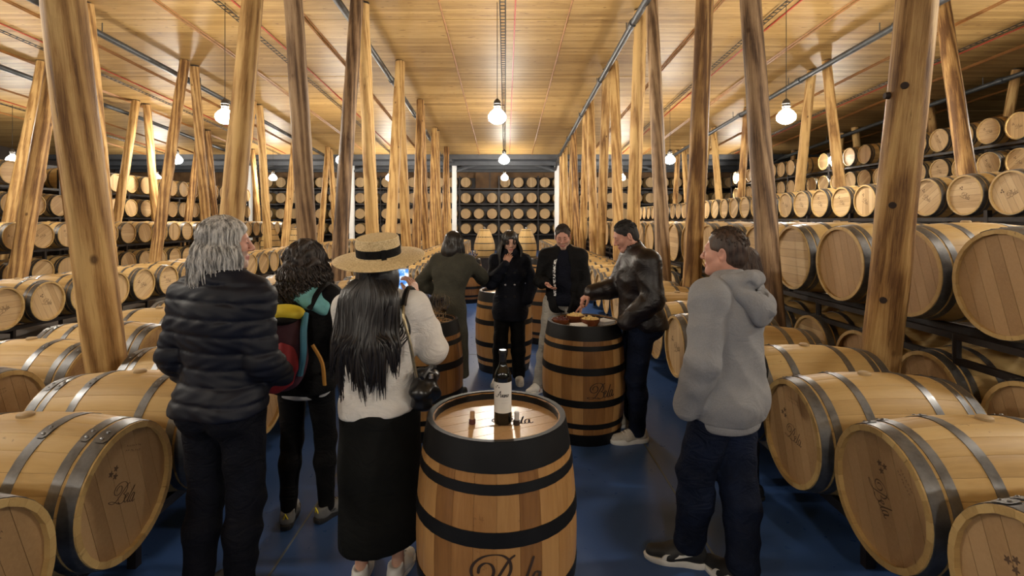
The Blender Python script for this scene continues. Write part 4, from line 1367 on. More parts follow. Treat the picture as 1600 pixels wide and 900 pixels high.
nz = g.noise(g.coord((130, 130, 130)), 1.0, 3, .6)
g.bump(g.math('ADD', g.math('MULTIPLY', w_, .3), nz), .5, .003)
M['straw'] = g.set(g.ramp(g.math('ADD', nz, g.math('MULTIPLY', w_, .06)), [(.3, (.44, .30, .135)), (.7, (.78, .62, .35))]), .7)

def stuff_hair(mb, name, mat, parent):
    o = mb.build(name, mat, parent); o['kind'] = 'stuff'; return o
def back_zone(lim):
    return lambda az: 1 if abs(az) > lim else 0

# ------------------------------------------------------------------ 1: man in the navy puffer jacket (front left, seen from behind)
P = Person('man with shoulder-length grey hair in a quilted navy puffer jacket, seen from behind', -1.30, 2.36, -12, 1.83, 1.05,
           dict(elL=(-.212, -.05, 1.13), wrL=(-.185, .12, .93), elR=(.208, -.02, 1.12), wrR=(.18, .17, 1.0), shL=(-.162, -.01, 1.385), shR=(.162, -.01, 1.385)),
           (-52, -2, 0), seed=11)
P.body('skin_pink', full=.004, beard='greybeard')
P.face_bits('hair_grey')
F = P.torso(Field(), .026, armcut=(.02, .02))
F.ell(P.at(.0), (.185, .145, .13), P.R, .05)
F.cone(P.J['neck'] - P.u * .01, P.J['neck'] + P.u * .055, .088, .082, .02)
F.cone(P.J['neck'] + P.u * .04, P.J['neck'] + P.u * .16, .064, .07, .01, 's')
F.plane(P.at(-.065), -P.u, .02)
F.fn(lambda X, Y, Z: .0080 * np.exp(-((((Z + .008 * np.sin(8 * X + 3 * Y) - .022 * np.clip(np.abs(X) - .2, 0, 1)) / .074) % 1 - .5) / .10) ** 2) + .003 * np.sin(60 * X + 4 * np.sin(40 * Z)) * np.sin(31 * Z + 20 * Y) )
sculpt('puffer_jacket', F, 'puffer', P.t, .0085, smooth=1)
F = Field(); F.ell(P.at(-.05), (.172, .130, .07), P.R, .03); F.plane(P.at(-.082), -P.u, .008)
sculpt('shirt_hem', F, 'shirt_white', P.t, .011)
P.trousers('jeans_dark', .016, .005)
for n, yw in (('L', 8), ('R', -14)): P.shoe(n, yw, 'shoe_black', 'sole_black', .29)
F = P.scalp(Field(), .012); F.fn(folds_soft(2, .003, 60, 70))
sculpt('hair_cap', F, 'hair_grey', P.t, .006)
hb = MB()
strands(hb, P.cap_paths(420, .235, 4, back_zone(54), out=.026, wave=.012, freq=19), .0046, 4, .15)
stuff_hair(hb, 'hair', 'hair_grey', P.t)

# ------------------------------------------------------------------ 2: curly-haired woman with the colourful backpack
P = Person('woman with dark curly hair in a black jacket wearing a colourful backpack', -1.20, 3.07, -8, 1.67, .98,
           dict(elL=(-.25, .0, 1.13), wrL=(-.14, .20, 1.10), elR=(.25, .0, 1.13), wrR=(.14, .20, 1.10), shL=(-.165, -.01, 1.40), shR=(.165, -.01, 1.40),
                anL=(-.09, -.04, .085), anR=(.115, .05, .085), knR=(.10, .07, .5)), (-14, 0, 0), seed=12)
P.body('skin', [('L', dict(d=(.5, .8, .2), pn=(.6, -.3, 0), curl=(60, 70, 40))), ('R', dict(d=(-.5, .8, .2), pn=(-.6, -.3, 0), curl=(60, 70, 40)))], True)
P.face_bits('hair_curly')
F = P.torso(Field(), .024, armcut=(.01, .01))
F.ell(P.at(-.09), (.185, .145, .12), P.R, .05); F.cone(P.J['neck'], P.J['neck'] + P.u * .04, .075, .07, .02)
F.plane(P.at(-.125), -P.u, .012); F.fn(folds(5, .004, 24, 15))
sculpt('jacket', F, 'black_cloth', P.t, .0095)
F = Field(); F.ell(P.at(-.12), (.172, .132, .08), P.R, .03); F.plane(P.at(-.165), -P.u, .008); F.fn(folds(9, .004, 10, 40))
sculpt('shirt_hem', F, 'shirt_white', P.t, .011)
P.trousers('black_cloth', .006, .003, name='leggings')
for n, yw in (('L', 18), ('R', -22)):
    o, Q, lc = P.shoe(n, yw, 'shoe_grey', 'sole_black', .255, 1.3)
    lc.build('laces', 'shoe_black', o)
    MB().tube([Q(-.03, .12, .05), Q(-.038, .03, .055), Q(-.032, -.05, .06)], .008, 6).tube([Q(.03, .12, .05), Q(.038, .03, .055), Q(.032, -.05, .06)], .008, 6).build('shoe_stripe', 'shoe_black', o)
    MB().tube([Q(-.012, -.075, .07), Q(0, -.085, .105), Q(.012, -.075, .07)], .005, 6).build('heel_tab', 'yellow', o)
F = Field()
for a, b in (((.0, -.115, 1.44), (.10, -.125, 1.40)), ((.10, -.125, 1.40), (.16, -.085, 1.36)), ((.16, -.085, 1.36), (.185, -.02, 1.39)), ((.05, -.09, 1.46), (.14, -.06, 1.44)), ((.10, .06, 1.44), (.17, -.01, 1.42))):
    F.cone(np.array(a) * P.k, np.array(b) * P.k, .046, .040, .03)
F.fn(folds(3, .004, 50, 40))
sculpt('scarf', F, 'teal', P.t, .008)
F = P.scalp(Field(), .02); F.ell(P.h(0, -.04, -.02), (.115, .10, .15), P.Rh, .03); F.ell(P.h(0, .115, -.035), (.066, .08, .095), P.Rh, .012, 's'); F.fn(folds_soft(7, .012, 70, 90))
sculpt('hair_cap', F, 'hair_curly', P.t, .007)
hb = MB()
pth = []
rg = random.Random(8)
for p in P.cap_paths(230, .25, 9, back_zone(46), r=(.098, .115, .105), out=.04, wave=.017, freq=85): pth.append(p)
strands(hb, pth, .006, 4, .5)
stuff_hair(hb, 'hair', 'hair_curly', P.t)
R2 = np.array(Matrix.Rotation(math.radians(-8), 3, 'Z'))
def pk(x, y, z): return (x, y, z)
bp = thing('backpack', 'maroon, red and yellow backpack on the back of the curly-haired woman', 'backpack', (-1.165, 3.07, 0), math.radians(-8))
F = Field()
F.ell((-.035, -.235, 1.10), (.135, .10, .23), None, .03); F.ell((-.035, -.25, 1.0), (.13, .10, .14), None, .04)
F.plane((0, -.142, 0), (0, 1, 0), .02); F.fn(folds(4, .003, 30, 22))
sculpt('pack_body', F, 'maroon', bp, .009)
F = Field(); F.ell((-.05, -.315, .985), (.105, .055, .12), None, .03); F.ell((.0, -.30, 1.03), (.09, .05, .14), None, .03); F.fn(folds(6, .004, 26, 30))
sculpt('front_pocket', F, 'packred', bp, .008)
F = Field(); F.ell((-.15, -.24, 1.05), (.035, .075, .16), None, .03)
sculpt('side_pocket', F, 'packred', bp, .008)
F = Field(); F.ell((-.035, -.225, 1.285), (.115, .085, .05), None, .03); F.ell((-.08, -.27, 1.26), (.07, .06, .04), None, .02)
sculpt('top_lid', F, 'yellow', bp, .008)
F = Field(); F.ell((-.03, -.26, 1.255), (.09, .085, .028), None, .02)
sculpt('lid_trim', F, 'black_cloth', bp, .008)
MB().tube(catmull([(.075, -.20, 1.28), (.098, -.26, 1.2), (.105, -.275, 1.08), (.085, -.28, .96)], 4), .019, 8).build('blue_piping', 'packblue', bp)
MB().tube(catmull([(-.155, -.285, 1.16), (-.13, -.335, 1.05), (-.135, -.33, .95)], 4), .008, 6).build('zip', 'shirt_white', bp)
for sx, m in ((-1, 'black_cloth'), (1, 'black_cloth')):
    MB().tube(catmull([(sx * .08, -.17, 1.30), (sx * .115, -.12, 1.40), (sx * .12, .0, 1.425), (sx * .125, .11, 1.33), (sx * .15, .12, 1.15), (sx * .19, .02, .98), (sx * .14, -.15, .93)], 4), .018, 6, flat=.5).build('shoulder_strap', m, bp)
MB().tube(catmull([(.10, -.17, 1.10), (.155, -.165, 1.0), (.165, -.155, .87)], 4), .012, 6, flat=.5).build('orange_strap', 'orange_trim', bp)

# ------------------------------------------------------------------ 3: woman with the straw hat, photographing
HX, HY, HYAW = -.63, 2.56, -4
P = Person('woman in straw hat, cream sweater and long black skirt holding up a phone', HX, HY, HYAW, 1.69, .97,
           dict(elR=(.262, .07, 1.185), wrR=(.135, .225, 1.425), elL=(-.20, .12, 1.14), wrL=(-.02, .28, 1.36), shR=(.175, 0, 1.41), shL=(-.165, .0, 1.40),
                anL=(-.09, -.02, .085), anR=(.09, .02, .085)), (-6, -6, 0), seed=13)
P.body('skin', [('R', dict(d=(-.22, .12, .95), pn=(-.85, .25, .0), curl=(22, 38, 30))), ('L', dict(d=(.35, .2, .9), pn=(.8, .2, 0), curl=(28, 40, 30)))], True, bust=1.0)
P.face_bits('hair_black')
F = P.torso(Field(), .022, bust=1.0, armcut=(.005, .005))
P.arm(F, 1, .030, .03); P.arm(F, -1, .024, .03)
F.ell(P.at(-.02), (.178, .142, .13), P.R, .05); F.ell(P.at(.13), (.168, .132, .15), P.R, .05)
F.cone(P.J['neck'], P.J['neck'] + P.u * .02, .075, .068, .02)
F.plane(P.at(-.07), U(-P.u + np.array([.10, 0, 0])), .015); F.fn(folds(21, .0055, 20, 16))
sculpt('sweater', F, 'sweater', P.t, .0085)
F = Field()
F.ell(P.at(-.05), (.178, .135, .12), P.R, .03)
F.chain([(0, 0, .86), (0, .0, .62), (.005, .01, .30), (.01, .01, .10)], [.155, .172, .178, .180], .06)
for sx in (-1, 1): F.cone((sx * .07, 0, .84), (sx * .075, .01, .10), .125, .128, .06)
F.plane((0, 0, .205), U((.17, .0, -1)), .01).plane(P.at(-.04), P.u, .01); F.fn(folds(22, .005, 7, 11))
sculpt('skirt', F, 'skirt', P.t, .0105)
for n, yw in (('L', 8), ('R', -8)):
    o, Q, lc = P.shoe(n, yw, 'shoe_white', 'sole_white', .25); lc.build('laces', 'lace', o)
F = P.scalp(Field(), .014)
F.chain([P.h(0, -.055, -.02), P.J['neck'] + np.array([0, -.085, -.03])], [.062, .045], .05); F.ell(P.h(0, -.05, -.06), (.112, .072, .12), P.Rh, .04)
F.fn(folds_soft(4, .005, 12, 90))
sculpt('hair_cap', F, 'hair_black', P.t, .007)
hb = MB(); rg = random.Random(31); pth = []
clump = [(-.19 + .026 * c + rg.uniform(-.012, .012), rg.uniform(.95, 1.13) + (.10 if c in (0, 10) else 0), rg.uniform(-.02, .02)) for c in range(11)]
for i in range(470):
    az = rg.uniform(-1, 1); u = abs(az)
    a = math.radians(180 + az * 105)
    top = P.h(math.sin(a) * .079, math.cos(a) * .098 - .012, rg.uniform(.0, .06))
    mid = P.h(az * (.128 + rg.uniform(-.01, .015)), -.130 - .03 * (1 - az * az) - rg.uniform(0, .02), -.085)
    xs_ = az * rg.uniform(.09, .15) + rg.uniform(-.02, .02) - .022
    sh = np.array([xs_, -.112 - .045 * (1 - u * u * .6) - rg.uniform(0, .03), 1.335 * P.k])
    cl = clump[min(10, max(0, int((az + 1) * 5.5 + rg.uniform(-.5, .5))))]
    zl = cl[1] + rg.uniform(-.03, .12)
    xe = cl[0] + rg.uniform(-.014, .014) + (.06 if az > .5 else .03)
    lo = np.array([xe, -.172 - rg.uniform(0, .03) + .03 * u, zl])
    md = (sh * .5 + lo * .5) + np.array([cl[2] + rg.uniform(-.012, .012), -.014 - rg.uniform(0, .012), .0])
    pth.append([tuple(q) for q in catmull([top, mid, sh, md, lo], 4)])
strands(hb, pth, .0066, 5, .08)
for i in range(10):
    x = .11 + rg.uniform(0, .06)
    hb.tube(catmull([P.h(.07, -.04, -.08), (x, -.10, 1.36 + rg.uniform(-.03, .02)), (x + rg.uniform(-.05, .05), -.135, 1.27), (x - rg.uniform(.0, .06), -.15, 1.20)], 5), [.003] * 12 + [.002] * 4, 4)
stuff_hair(hb, 'hair', 'hair_black', P.t)
hat = link('straw_hat', None, P.t); hat.empty_display_size = .1
hat.matrix_local = Matrix.Translation(P.h(.0, -.012, .062)) @ Matrix.Rotation(math.radians(2), 4, 'Z') @ Matrix.Rotation(math.radians(11.5), 4, 'X') @ Matrix.Rotation(math.radians(-2), 4, 'Y')
bm_ = MB(); n = 56; vs = []; fs = []
pr = [(.106, .012), (.125, .002), (.17, -.003), (.222, -.008), (.2255, -.011), (.222, -.014), (.17, -.009), (.125, -.004), (.100, .004)]
for r, z in pr:
    for j in range(n):
        a = 2 * PI * j / n
        vs.append((r * math.cos(a) * 1.0, r * math.sin(a) * 1.02, z + .006 * math.sin(2 * a + .7) * (r - .1) / .12))
for i in range(len(pr) - 1):
    for j in range(n): fs.append((i * n + j, i * n + (j + 1) % n, (i + 1) * n + (j + 1) % n, (i + 1) * n + j))
bm_.add(vs, [f[::-1] for f in fs]).build('brim', 'straw', hat)
MB().lathe([(.106, -.004), (.1085, .03), (.1055, .088), (.101, .097), (.09, .1005), (.05, .099), (.012, .101), (0, .1025)], 48).build('crown', 'straw', hat)
hb2 = MB().lathe([(.1085, .006), (.1108, .007), (.1106, .048), (.1075, .050)], 48).build('hat_band', 'black_cloth', hat)
MB().box((-.004, -.012, .004), (.010, .012, .052)).build('band_bow', 'black_cloth', hb2).matrix_local = Matrix.Rotation(math.radians(-62), 4, 'Z') @ Matrix.Translation((.109, 0, 0))
# phone in her hands
ph = thing('smartphone', 'phone with a lit screen held up by the woman in the straw hat', 'phone', (-.572, 2.83, 1.40), math.radians(14))
MB().box((-.037, -.0035, -.012), (.037, .0035, .138)).build('phone_case', 'white', ph, False)
g = G('phone_screen'); v = g.coord(); vo = g.noise(v, 26, 2, .5)
c = g.ramp(vo, [(.35, (.02, .06, .30)), (.5, (.10, .32, .75)), (.62, (.8, .85, .95))])
g.put(g.b.inputs['Emission Color'], c); g.put(g.b.inputs['Emission Strength'], 1.1); M['screen'] = g.set((.02, .02, .03), .15)
MB().box((-.034, -.0046, -.006), (.034, -.0036, .132)).build('screen', 'screen', ph, False)
# her shoulder bag
hbag = thing('handbag', 'black ruched leather handbag hanging at the hip of the straw-hat woman', 'handbag', (HX + .235, HY - .05, 0), math.radians(-10))
F = Field(); F.ell((0, 0, .965), (.066, .105, .085)); F.ell((0, 0, 1.02), (.052, .10, .065))
F.fn(lambda X, Y, Z: .008 * np.sin(70 * Z + 2 * np.sin(25 * Y)) + .006 * np.sin(60 * Y + 30 * Z))
sculpt('bag_body', F, 'bag', hbag, .006)
MB().tube(catmull([(.02, -.10, 1.06), (.03, -.02, 1.085), (.02, .09, 1.06)], 4), .012, 6).build('bag_flap', 'bag', hbag)
MB().lathe([(0, .02), (.012, .018), (.014, 0), (0, 0)], 10).build('clasp', 'silver', hbag).location = (.05, -.06, 1.05)
st = catmull([(-.01, -.095, 1.06), (-.035, -.11, 1.22), (-.075, -.10, 1.37), (-.085, .0, 1.472), (-.07, .085, 1.41), (-.02, .14, 1.22), (.01, .10, 1.06)], 5)
MB().tube(st[:12], .0085, 6, flat=.6).tube(st[23:], .0085, 6, flat=.6).build('strap', 'brass', hbag)
MB().tube(st[11:24], .015, 6, flat=.5).build('shoulder_pad', 'bag', hbag)

# ------------------------------------------------------------------ 4: woman in the long olive coat, leaning to the barrel
P = Person('black-haired woman in a long olive coat leaning toward the middle barrel', -.60, 5.32, -32, 1.71, .98,
           dict(neck=(.0, .085, 1.44), shL=(-.17, .06, 1.39), shR=(.17, .12, 1.385), elR=(.17, .36, 1.24), wrR=(.07, .585, 1.13), elL=(-.37, .0, 1.17), wrL=(-.235, .14, 1.02),
                hipL=(-.09, 0, .93), hipR=(.09, 0, .93)), (-8, 14, 0), seed=14)
P.body('skin', [('R', dict(d=(-.15, .9, -.3), pn=(-.2, -.3, -1), curl=(25, 30, 20))), ('L', dict(d=(.6, .5, -.5), pn=(.6, -.5, 0), curl=(20, 25, 20)))], True)
P.face_bits('hair_black')
F = P.torso(Field(), .032, armcut=(.0, .01))
F.chain([P.at(-.04), (0, .0, .62), (0, -.01, .2)], [.155, .185, .205], .08)
for sx in (-1, 1): F.cone((sx * .06, 0, .85), (sx * .085, 0, .2), .13, .15, .06)
F.cone(P.J['neck'], P.J['neck'] + P.u * .03, .08, .075, .03)
F.plane((0, 0, .20), (0, 0, -1), .01); F.fn(folds(31, .005, 12, 13))
sculpt('coat', F, 'olive', P.t, .0105)
P.trousers('black_cloth', .010, .003)
for n, yw in (('L', 8), ('R', -8)): P.shoe(n, yw, 'shoe_black', 'sole_black', .25)
F = P.scalp(Field(), .014); F.ell(P.h(0, -.055, -.085), (.10, .075, .10), P.Rh, .04); F.fn(folds_soft(4, .004, 20, 80))
sculpt('hair_cap', F, 'hair_black', P.t, .008)
hb = MB(); strands(hb, P.cap_paths(130, .19, 14, back_zone(58), out=.022, wave=.003, freq=20), .0085, 5, .35); stuff_hair(hb, 'hair', 'hair_black', P.t)

# ------------------------------------------------------------------ 5: woman in dark coat, hand at her mouth
P = Person('woman with long black hair in a dark coat with a hand at her mouth', .05, 5.76, 181, 1.685, .98,
           dict(shL=(-.160, 0, 1.40), shR=(.160, 0, 1.40), elR=(.215, .10, 1.145), wrR=(.052, .19, 1.385), elL=(-.265, -.03, 1.15), wrL=(-.205, .10, .96), anL=(-.10, .05, .085), anR=(.13, .10, .085), knR=(.11, .07, .5), knL=(-.09, .05, .5)),
           (6, 8, 3), seed=15)
P.body('skin', [('R', dict(d=(-.42, -.22, .86), pn=(-.25, -.9, -.1), curl=(18, 30, 22), thumb=(.3, .2), sc=.92))], True, smile=.5, bust=1.0)
P.face_bits('hair_black')
F = P.torso(Field(), .024, bust=1.0, armcut=(.0, .012))
F.chain([P.at(-.02), (0, .01, .70)], [.165, .185], .06); F.ell(P.at(-.14), (.20, .155, .13), P.R, .06)
for sx in (-1, 1): F.cone((sx * .10, .02, 1.30), (sx * .045, .05, 1.455), .050, .040, .03)
F.cone(P.J['neck'] - P.f * .02, P.J['neck'] + P.u * .03 - P.f * .01, .085, .085, .03)
F.plane((0, 0, .70), (0, 0, -1), .012); F.fn(folds(41, .005, 18, 15))
sculpt('coat', F, 'navy_coat', P.t, .0095)
for z in (1.23, 1.1, .97):
    for x in (-.045, .055):
        MB().lathe([(0, .006), (.012, .005), (.014, 0)], 10).build('button', 'silver' if z == 1.1 else 'black_hoop', P.t).matrix_local = Matrix.Translation((x, .165 + (.012 if z > 1.2 else .0), z)) @ Matrix.Rotation(-PI / 2, 4, 'X')
P.trousers('black_cloth', .020, .004, flare=.015)
for n, yw in (('L', 4), ('R', -22)):
    o, Q, lc = P.shoe(n, yw, 'shoe_white', 'sole_white', .255, 1.2); lc.build('laces', 'lace', o)
F = P.scalp(Field(), .014); F.ell(P.h(0, .112, -.05), (.066, .085, .105), P.Rh, .012, 's'); F.fn(folds_soft(4, .004, 20, 80))
sculpt('hair_cap', F, 'hair_black', P.t, .007)
hb = MB()
strands(hb, P.cap_paths(260, .34, 18, lambda az: 1 if abs(az) > 66 else 0, out=.048, wave=.006, freq=22,
        drop=lambda q, t, az: q + np.array([0, (.03 if abs(az) < 110 else -.04) * t, 0])), .0085, 5, .3)
strands(hb, P.cap_paths(60, .04, 19, lambda az: .5 + .5 * abs(az) / 45 if 18 < abs(az) < 60 else 0, r=(.084, .104, .092), out=-.002), .005, 5, .3)
stuff_hair(hb, 'hair', 'hair_black', P.t)

# ------------------------------------------------------------------ 6: smiling man with pale trousers
P = Person('smiling man in an open black jacket, navy shirt and pale trousers', .61, 5.44, 168, 1.76, 1.02,
           dict(shL=(-.172, 0, 1.41), shR=(.172, 0, 1.41), elR=(.245, .02, 1.15), wrR=(.145, .225, 1.15), elL=(-.225, -.02, 1.13), wrL=(-.20, .12, .93), anR=(.235, .10, .085), knR=(.165, .09, .5), hipR=(.11, .01, .93), anL=(-.14, -.05, .085)),
           (2, 17, 2), seed=16)
P.body('skin_pink', [('R', dict(d=(-.55, .70, -.35), pn=(-.4, -.1, .9), curl=(12, 22, 18), thumb=(.35, .1))), ('L', dict(d=(.1, .4, -.9), pn=(.9, .1, 0), curl=(30, 35, 25)))], smile=1.3, beard='beard')
P.face_bits('hair_dark')
F = P.torso(Field(), .010, arms=False); F.plane(P.at(-.06), -P.u, .01); F.ell(P.at(-.0), (.18, .14, .12), P.R, .03); F.cone(P.J['neck'], P.J['neck'] + P.u * .02, .07, .064, .02)
F.ell(P.at(.20, 0, .012), (.155, .12, .18), P.R, .04); F.fn(folds(51, .003, 16, 12))
sculpt('shirt', F, 'navy_shirt', P.t, .009)
F = P.torso(Field(), .026, armcut=(.02, .02)); F.ell(P.at(-.07), (.195, .150, .13), P.R, .05)
F.cone(P.J['neck'] - P.f * .03, P.J['neck'] - P.f * .035 + P.u * .03, .09, .088, .03)
F.cone(P.J['neck'] - P.f * .08, P.J['neck'] - P.f * .10 - P.u * .07, .085, .07, .04)
F.ell(P.at(.22, -.015, .17), (.082, .125, .50), P.R, .02, 's')
F.plane(P.at(-.13), -P.u, .015); F.fn(folds(52, .005, 22, 14))
sculpt('jacket', F, 'black_cloth', P.t, .0095)
ln = [P.at(.46, .055, .075), P.at(.38, .075, .128), P.at(.28, .078, .140), P.at(.16, .074, .140), P.at(.05, .068, .136)]
g = G('lettered_tape'); v = g.coord((60, 60, 60)); f = g.noise(v, 1.1, 1, .4)
M['tape'] = g.set(g.ramp(f, [(.46, (.02, .02, .025)), (.5, (.72, .72, .72))]), .6)
mbx = MB(); cu = catmull(ln, 5); vs = []
for q in cu: vs += [tuple(q + P.f * .004 - P.r * .013), tuple(q + P.f * .004 + P.r * .013)]
mbx.add(vs, [(2 * i, 2 * i + 1, 2 * i + 3, 2 * i + 2) for i in range(len(cu) - 1)]).build('lanyard', 'tape', P.t, False)
P.trousers('pale_trousers', .020, .006, flare=.010, fz=20)
for n, yw in (('L', 5), ('R', -32)):
    o, Q, lc = P.shoe(n, yw, 'shoe_white', 'sole_white', .285, 1.2); lc.build('laces', 'lace', o)
def short_hair(P, mat, top=.016, seed=1, n=260, ln_=.03, quiff=.0, line=.062):
    F = Field()
    F.ell(P.h(0, -.014, .038), (.0795, .1005, .088 + top * .6), P.Rh, .02)
    F.ell(P.h(0, -.045, -.015), (.070, .066, .072), P.Rh, .02)
    F.ell(P.h(0, .105, line - .092), (.074, .074, .092), P.Rh, .01, 's')
    for sx in (-1, 1): F.ell(P.h(sx * .085, .022, -.035), (.022, .040, .050), P.Rh, .008, 's')
    for sx in (-1, 1): F.ell(P.h(sx * .088, -.012, -.006), (.016, .024, .034), P.Rh, .006, 's')
    if quiff: F.cone(P.h(-.03, .06, .095), P.h(.03, .06, .095), .028 + quiff, .028 + quiff, .03)
    F.plane(P.h(0, 0, -.085), -P.Rh[:, 2], .01)
    F.fn(folds_soft(seed, .0022, 90, 110))
    sculpt('hair_cap', F, mat, P.t, .0055)
    hb = MB(); rg = random.Random(seed); ps = []
    while len(ps) < n:
        a = rg.uniform(-PI, PI); el = rg.uniform(.15, 1.5)
        d = np.array([math.sin(a) * math.cos(el), math.cos(a) * math.cos(el), math.sin(el)])
        if d[1] > .35 and d[2] < .62: continue
        if d[1] > .1 and d[2] < .3: continue
        q = np.array([0, -.014, .038]) + d * np.array([.080, .101, .090 + top * .55])
        t = np.array([.25, .35, 0]) if d[2] > .6 else np.array([0, -.35, -.75])
        t = t - d * (t @ d)
        L = ln_ * rg.uniform(.6, 1.1) * (1 if d[2] > .5 else .55)
        ps.append([tuple(P.h(*(q + t * L * k + d * .004 * math.sin(k * PI)))) for k in (0, .35, .7, 1)])
    strands(hb, ps, .0042, 4, .2)
    stuff_hair(hb, 'hair', mat, P.t)
short_hair(P, 'hair_dark', .012, 5, 380, .024, line=.083)

# ------------------------------------------------------------------ 7: man in the brown leather jacket reaching to the bowls
P = Person('man in a dark brown leather jacket reaching into the snack bowls', 1.12, 4.27, 90, 1.81, 1.10,
           dict(shL=(-.195, -.01, 1.42), shR=(.19, .03, 1.415), elR=(.215, .145, 1.175), wrR=(.165, .375, 1.135), elL=(-.265, -.03, 1.14), wrL=(-.215, .16, .97),
                anL=(-.10, .05, .085), anR=(.20, .02, .085), knL=(-.10, .06, .5), knR=(.15, .07, .5), neck=(0, .04, 1.465), pel=(0, -.01, .96)),
           (4, 22, 0), headpos=(0, .115, 1.615), seed=17)
P.body('skin_pink', [('R', dict(d=(-.1, .78, -.62), pn=(.1, -.6, -.8), curls=((28, 40, 25), (32, 45, 30), (38, 50, 35), (45, 55, 35)), thumb=(.65, .6)))], smile=1.0, full=.002)
P.face_bits('hair_black')
F = P.torso(Field(), .034, armcut=(.0, .02)); P.arm(F, 1, .034, .02); P.arm(F, -1, .040, .0)
F.ell(P.at(.06, 0, .005), (.185, .160, .14), P.R, .05); F.ell(P.at(-.05), (.180, .145, .08), P.R, .04)
F.cone(P.J['neck'] - P.f * .01, P.J['neck'] + P.u * .085 + P.f * .02, .092, .082, .02)
F.cone(P.J['neck'] + P.u * .05 + P.f * .01, P.J['neck'] + P.u * .18 + P.f * .05, .064, .085, .01, 's')
F.plane(P.at(-.085), -P.u, .012); F.fn(folds(61, .0042, 26, 12))
sculpt('leather_jacket', F, 'leather', P.t, .0085)
F = Field(); F.ell(P.at(-.065), (.175, .135, .075), P.R, .03); F.plane(P.at(-.105), -P.u, .008)
sculpt('shirt_hem', F, 'hoodie', P.t, .011)
P.trousers('jeans_blue', .018, .005)
for n, yw in (('L', 10), ('R', -6)):
    o, Q, lc = P.shoe(n, yw, 'shoe_beige', 'sole_white', .30, 1.25); lc.build('laces', 'lace', o)
wp = [P.J['wrR'] + U(P.J['wrR'] - P.J['elR']) * -.02]
d_ = U(P.J['wrR'] - P.J['elR'])
MB().tube([tuple(wp[0] - d_ * .006), tuple(wp[0] + d_ * .006)], .036, 14).build('wristband', 'black_hoop', P.t)
short_hair(P, 'hair_short', .012, 6, 420, .024, .0, line=.08)

# ------------------------------------------------------------------ 8: man in the grey hoodie (front right, from behind)
P = Person('man with short brown hair in a grey hooded sweatshirt and jeans, seen from behind', 1.135, 2.62, 42, 1.765, 1.12,
           dict(shL=(-.195, .0, 1.41), shR=(.195, -.01, 1.41), elL=(-.275, -.01, 1.12), wrL=(-.225, .10, .865), elR=(.27, .02, 1.13), wrR=(.19, .22, .98),
                anL=(-.085, .165, .085), knL=(-.10, .12, .5), anR=(-.07, -.11, .085), knR=(.035, -.03, .5)),
           (10, -3, 0), seed=18)
P.body('skin_pink', full=.006)
P.face_bits('hair_brown')
F = P.torso(Field(), .024, armcut=(.0, .0), belly=.02); P.arm(F, -1, .032, .0); P.arm(F, 1, .032, .0)
F.ell(P.at(-.06), (.208, .165, .15), P.R, .06); F.ell(P.at(.12, 0, .01), (.195, .165, .18), P.R, .06); F.ell(P.at(-.17), (.196, .152, .10), P.R, .04)
F.plane(P.at(-.165), -P.u, .014); F.fn(folds(71, .0060, 19, 15))
sculpt('hoodie', F, 'hoodie', P.t, .0085)
F = Field(); F.ell(P.at(-.15), (.200, .156, .16), P.R, .03); F.plane(P.at(-.205), -P.u, .01).plane(P.at(-.13), P.u, .01)
sculpt('hem_band', F, 'hoodie', P.t, .009)
F = Field(); w_ = P.J['wrL']; d_ = U(w_ - P.J['elL']); F.cone(w_ - d_ * .035, w_ + d_ * .012, .052, .047, .01)
sculpt('cuff', F, 'hoodie', P.t, .007)
F = Field(); nk = P.J['neck']
pts = [nk + np.array(q) for q in ((-.05, .085, -.075), (-.105, .03, -.015), (-.105, -.045, .02), (-.04, -.105, .03), (.04, -.105, .03), (.105, -.045, .02), (.105, .03, -.015), (.05, .085, -.075))]
F.chain(pts, [.028, .034, .040, .042, .042, .040, .034, .028], .03)
F.chain([nk + np.array(q) for q in ((-.115, -.085, -.035), (-.05, -.145, -.085), (.05, -.145, -.085), (.115, -.085, -.035))], [.036, .044, .044, .036], .035)
F.ell(nk + np.array((0, -.155, -.115)), (.105, .040, .085), None, .04)
F.chain([nk + np.array(q) for q in ((-.10, -.13, -.03), (0, -.195, -.115), (.10, -.13, -.03))], [.012, .020, .012], .02)
F.chain([nk + np.array(q) for q in ((-.075, -.128, .015), (0, -.165, -.045), (.075, -.128, .015))], [.012, .013, .012], .012, 's')
F.fn(folds_soft(72, .003, 34, 24))
sculpt('hood', F, 'hoodie', P.t, .0075)
P.trousers('jeans_blue', .030, .006, flare=.004, cut=.03)
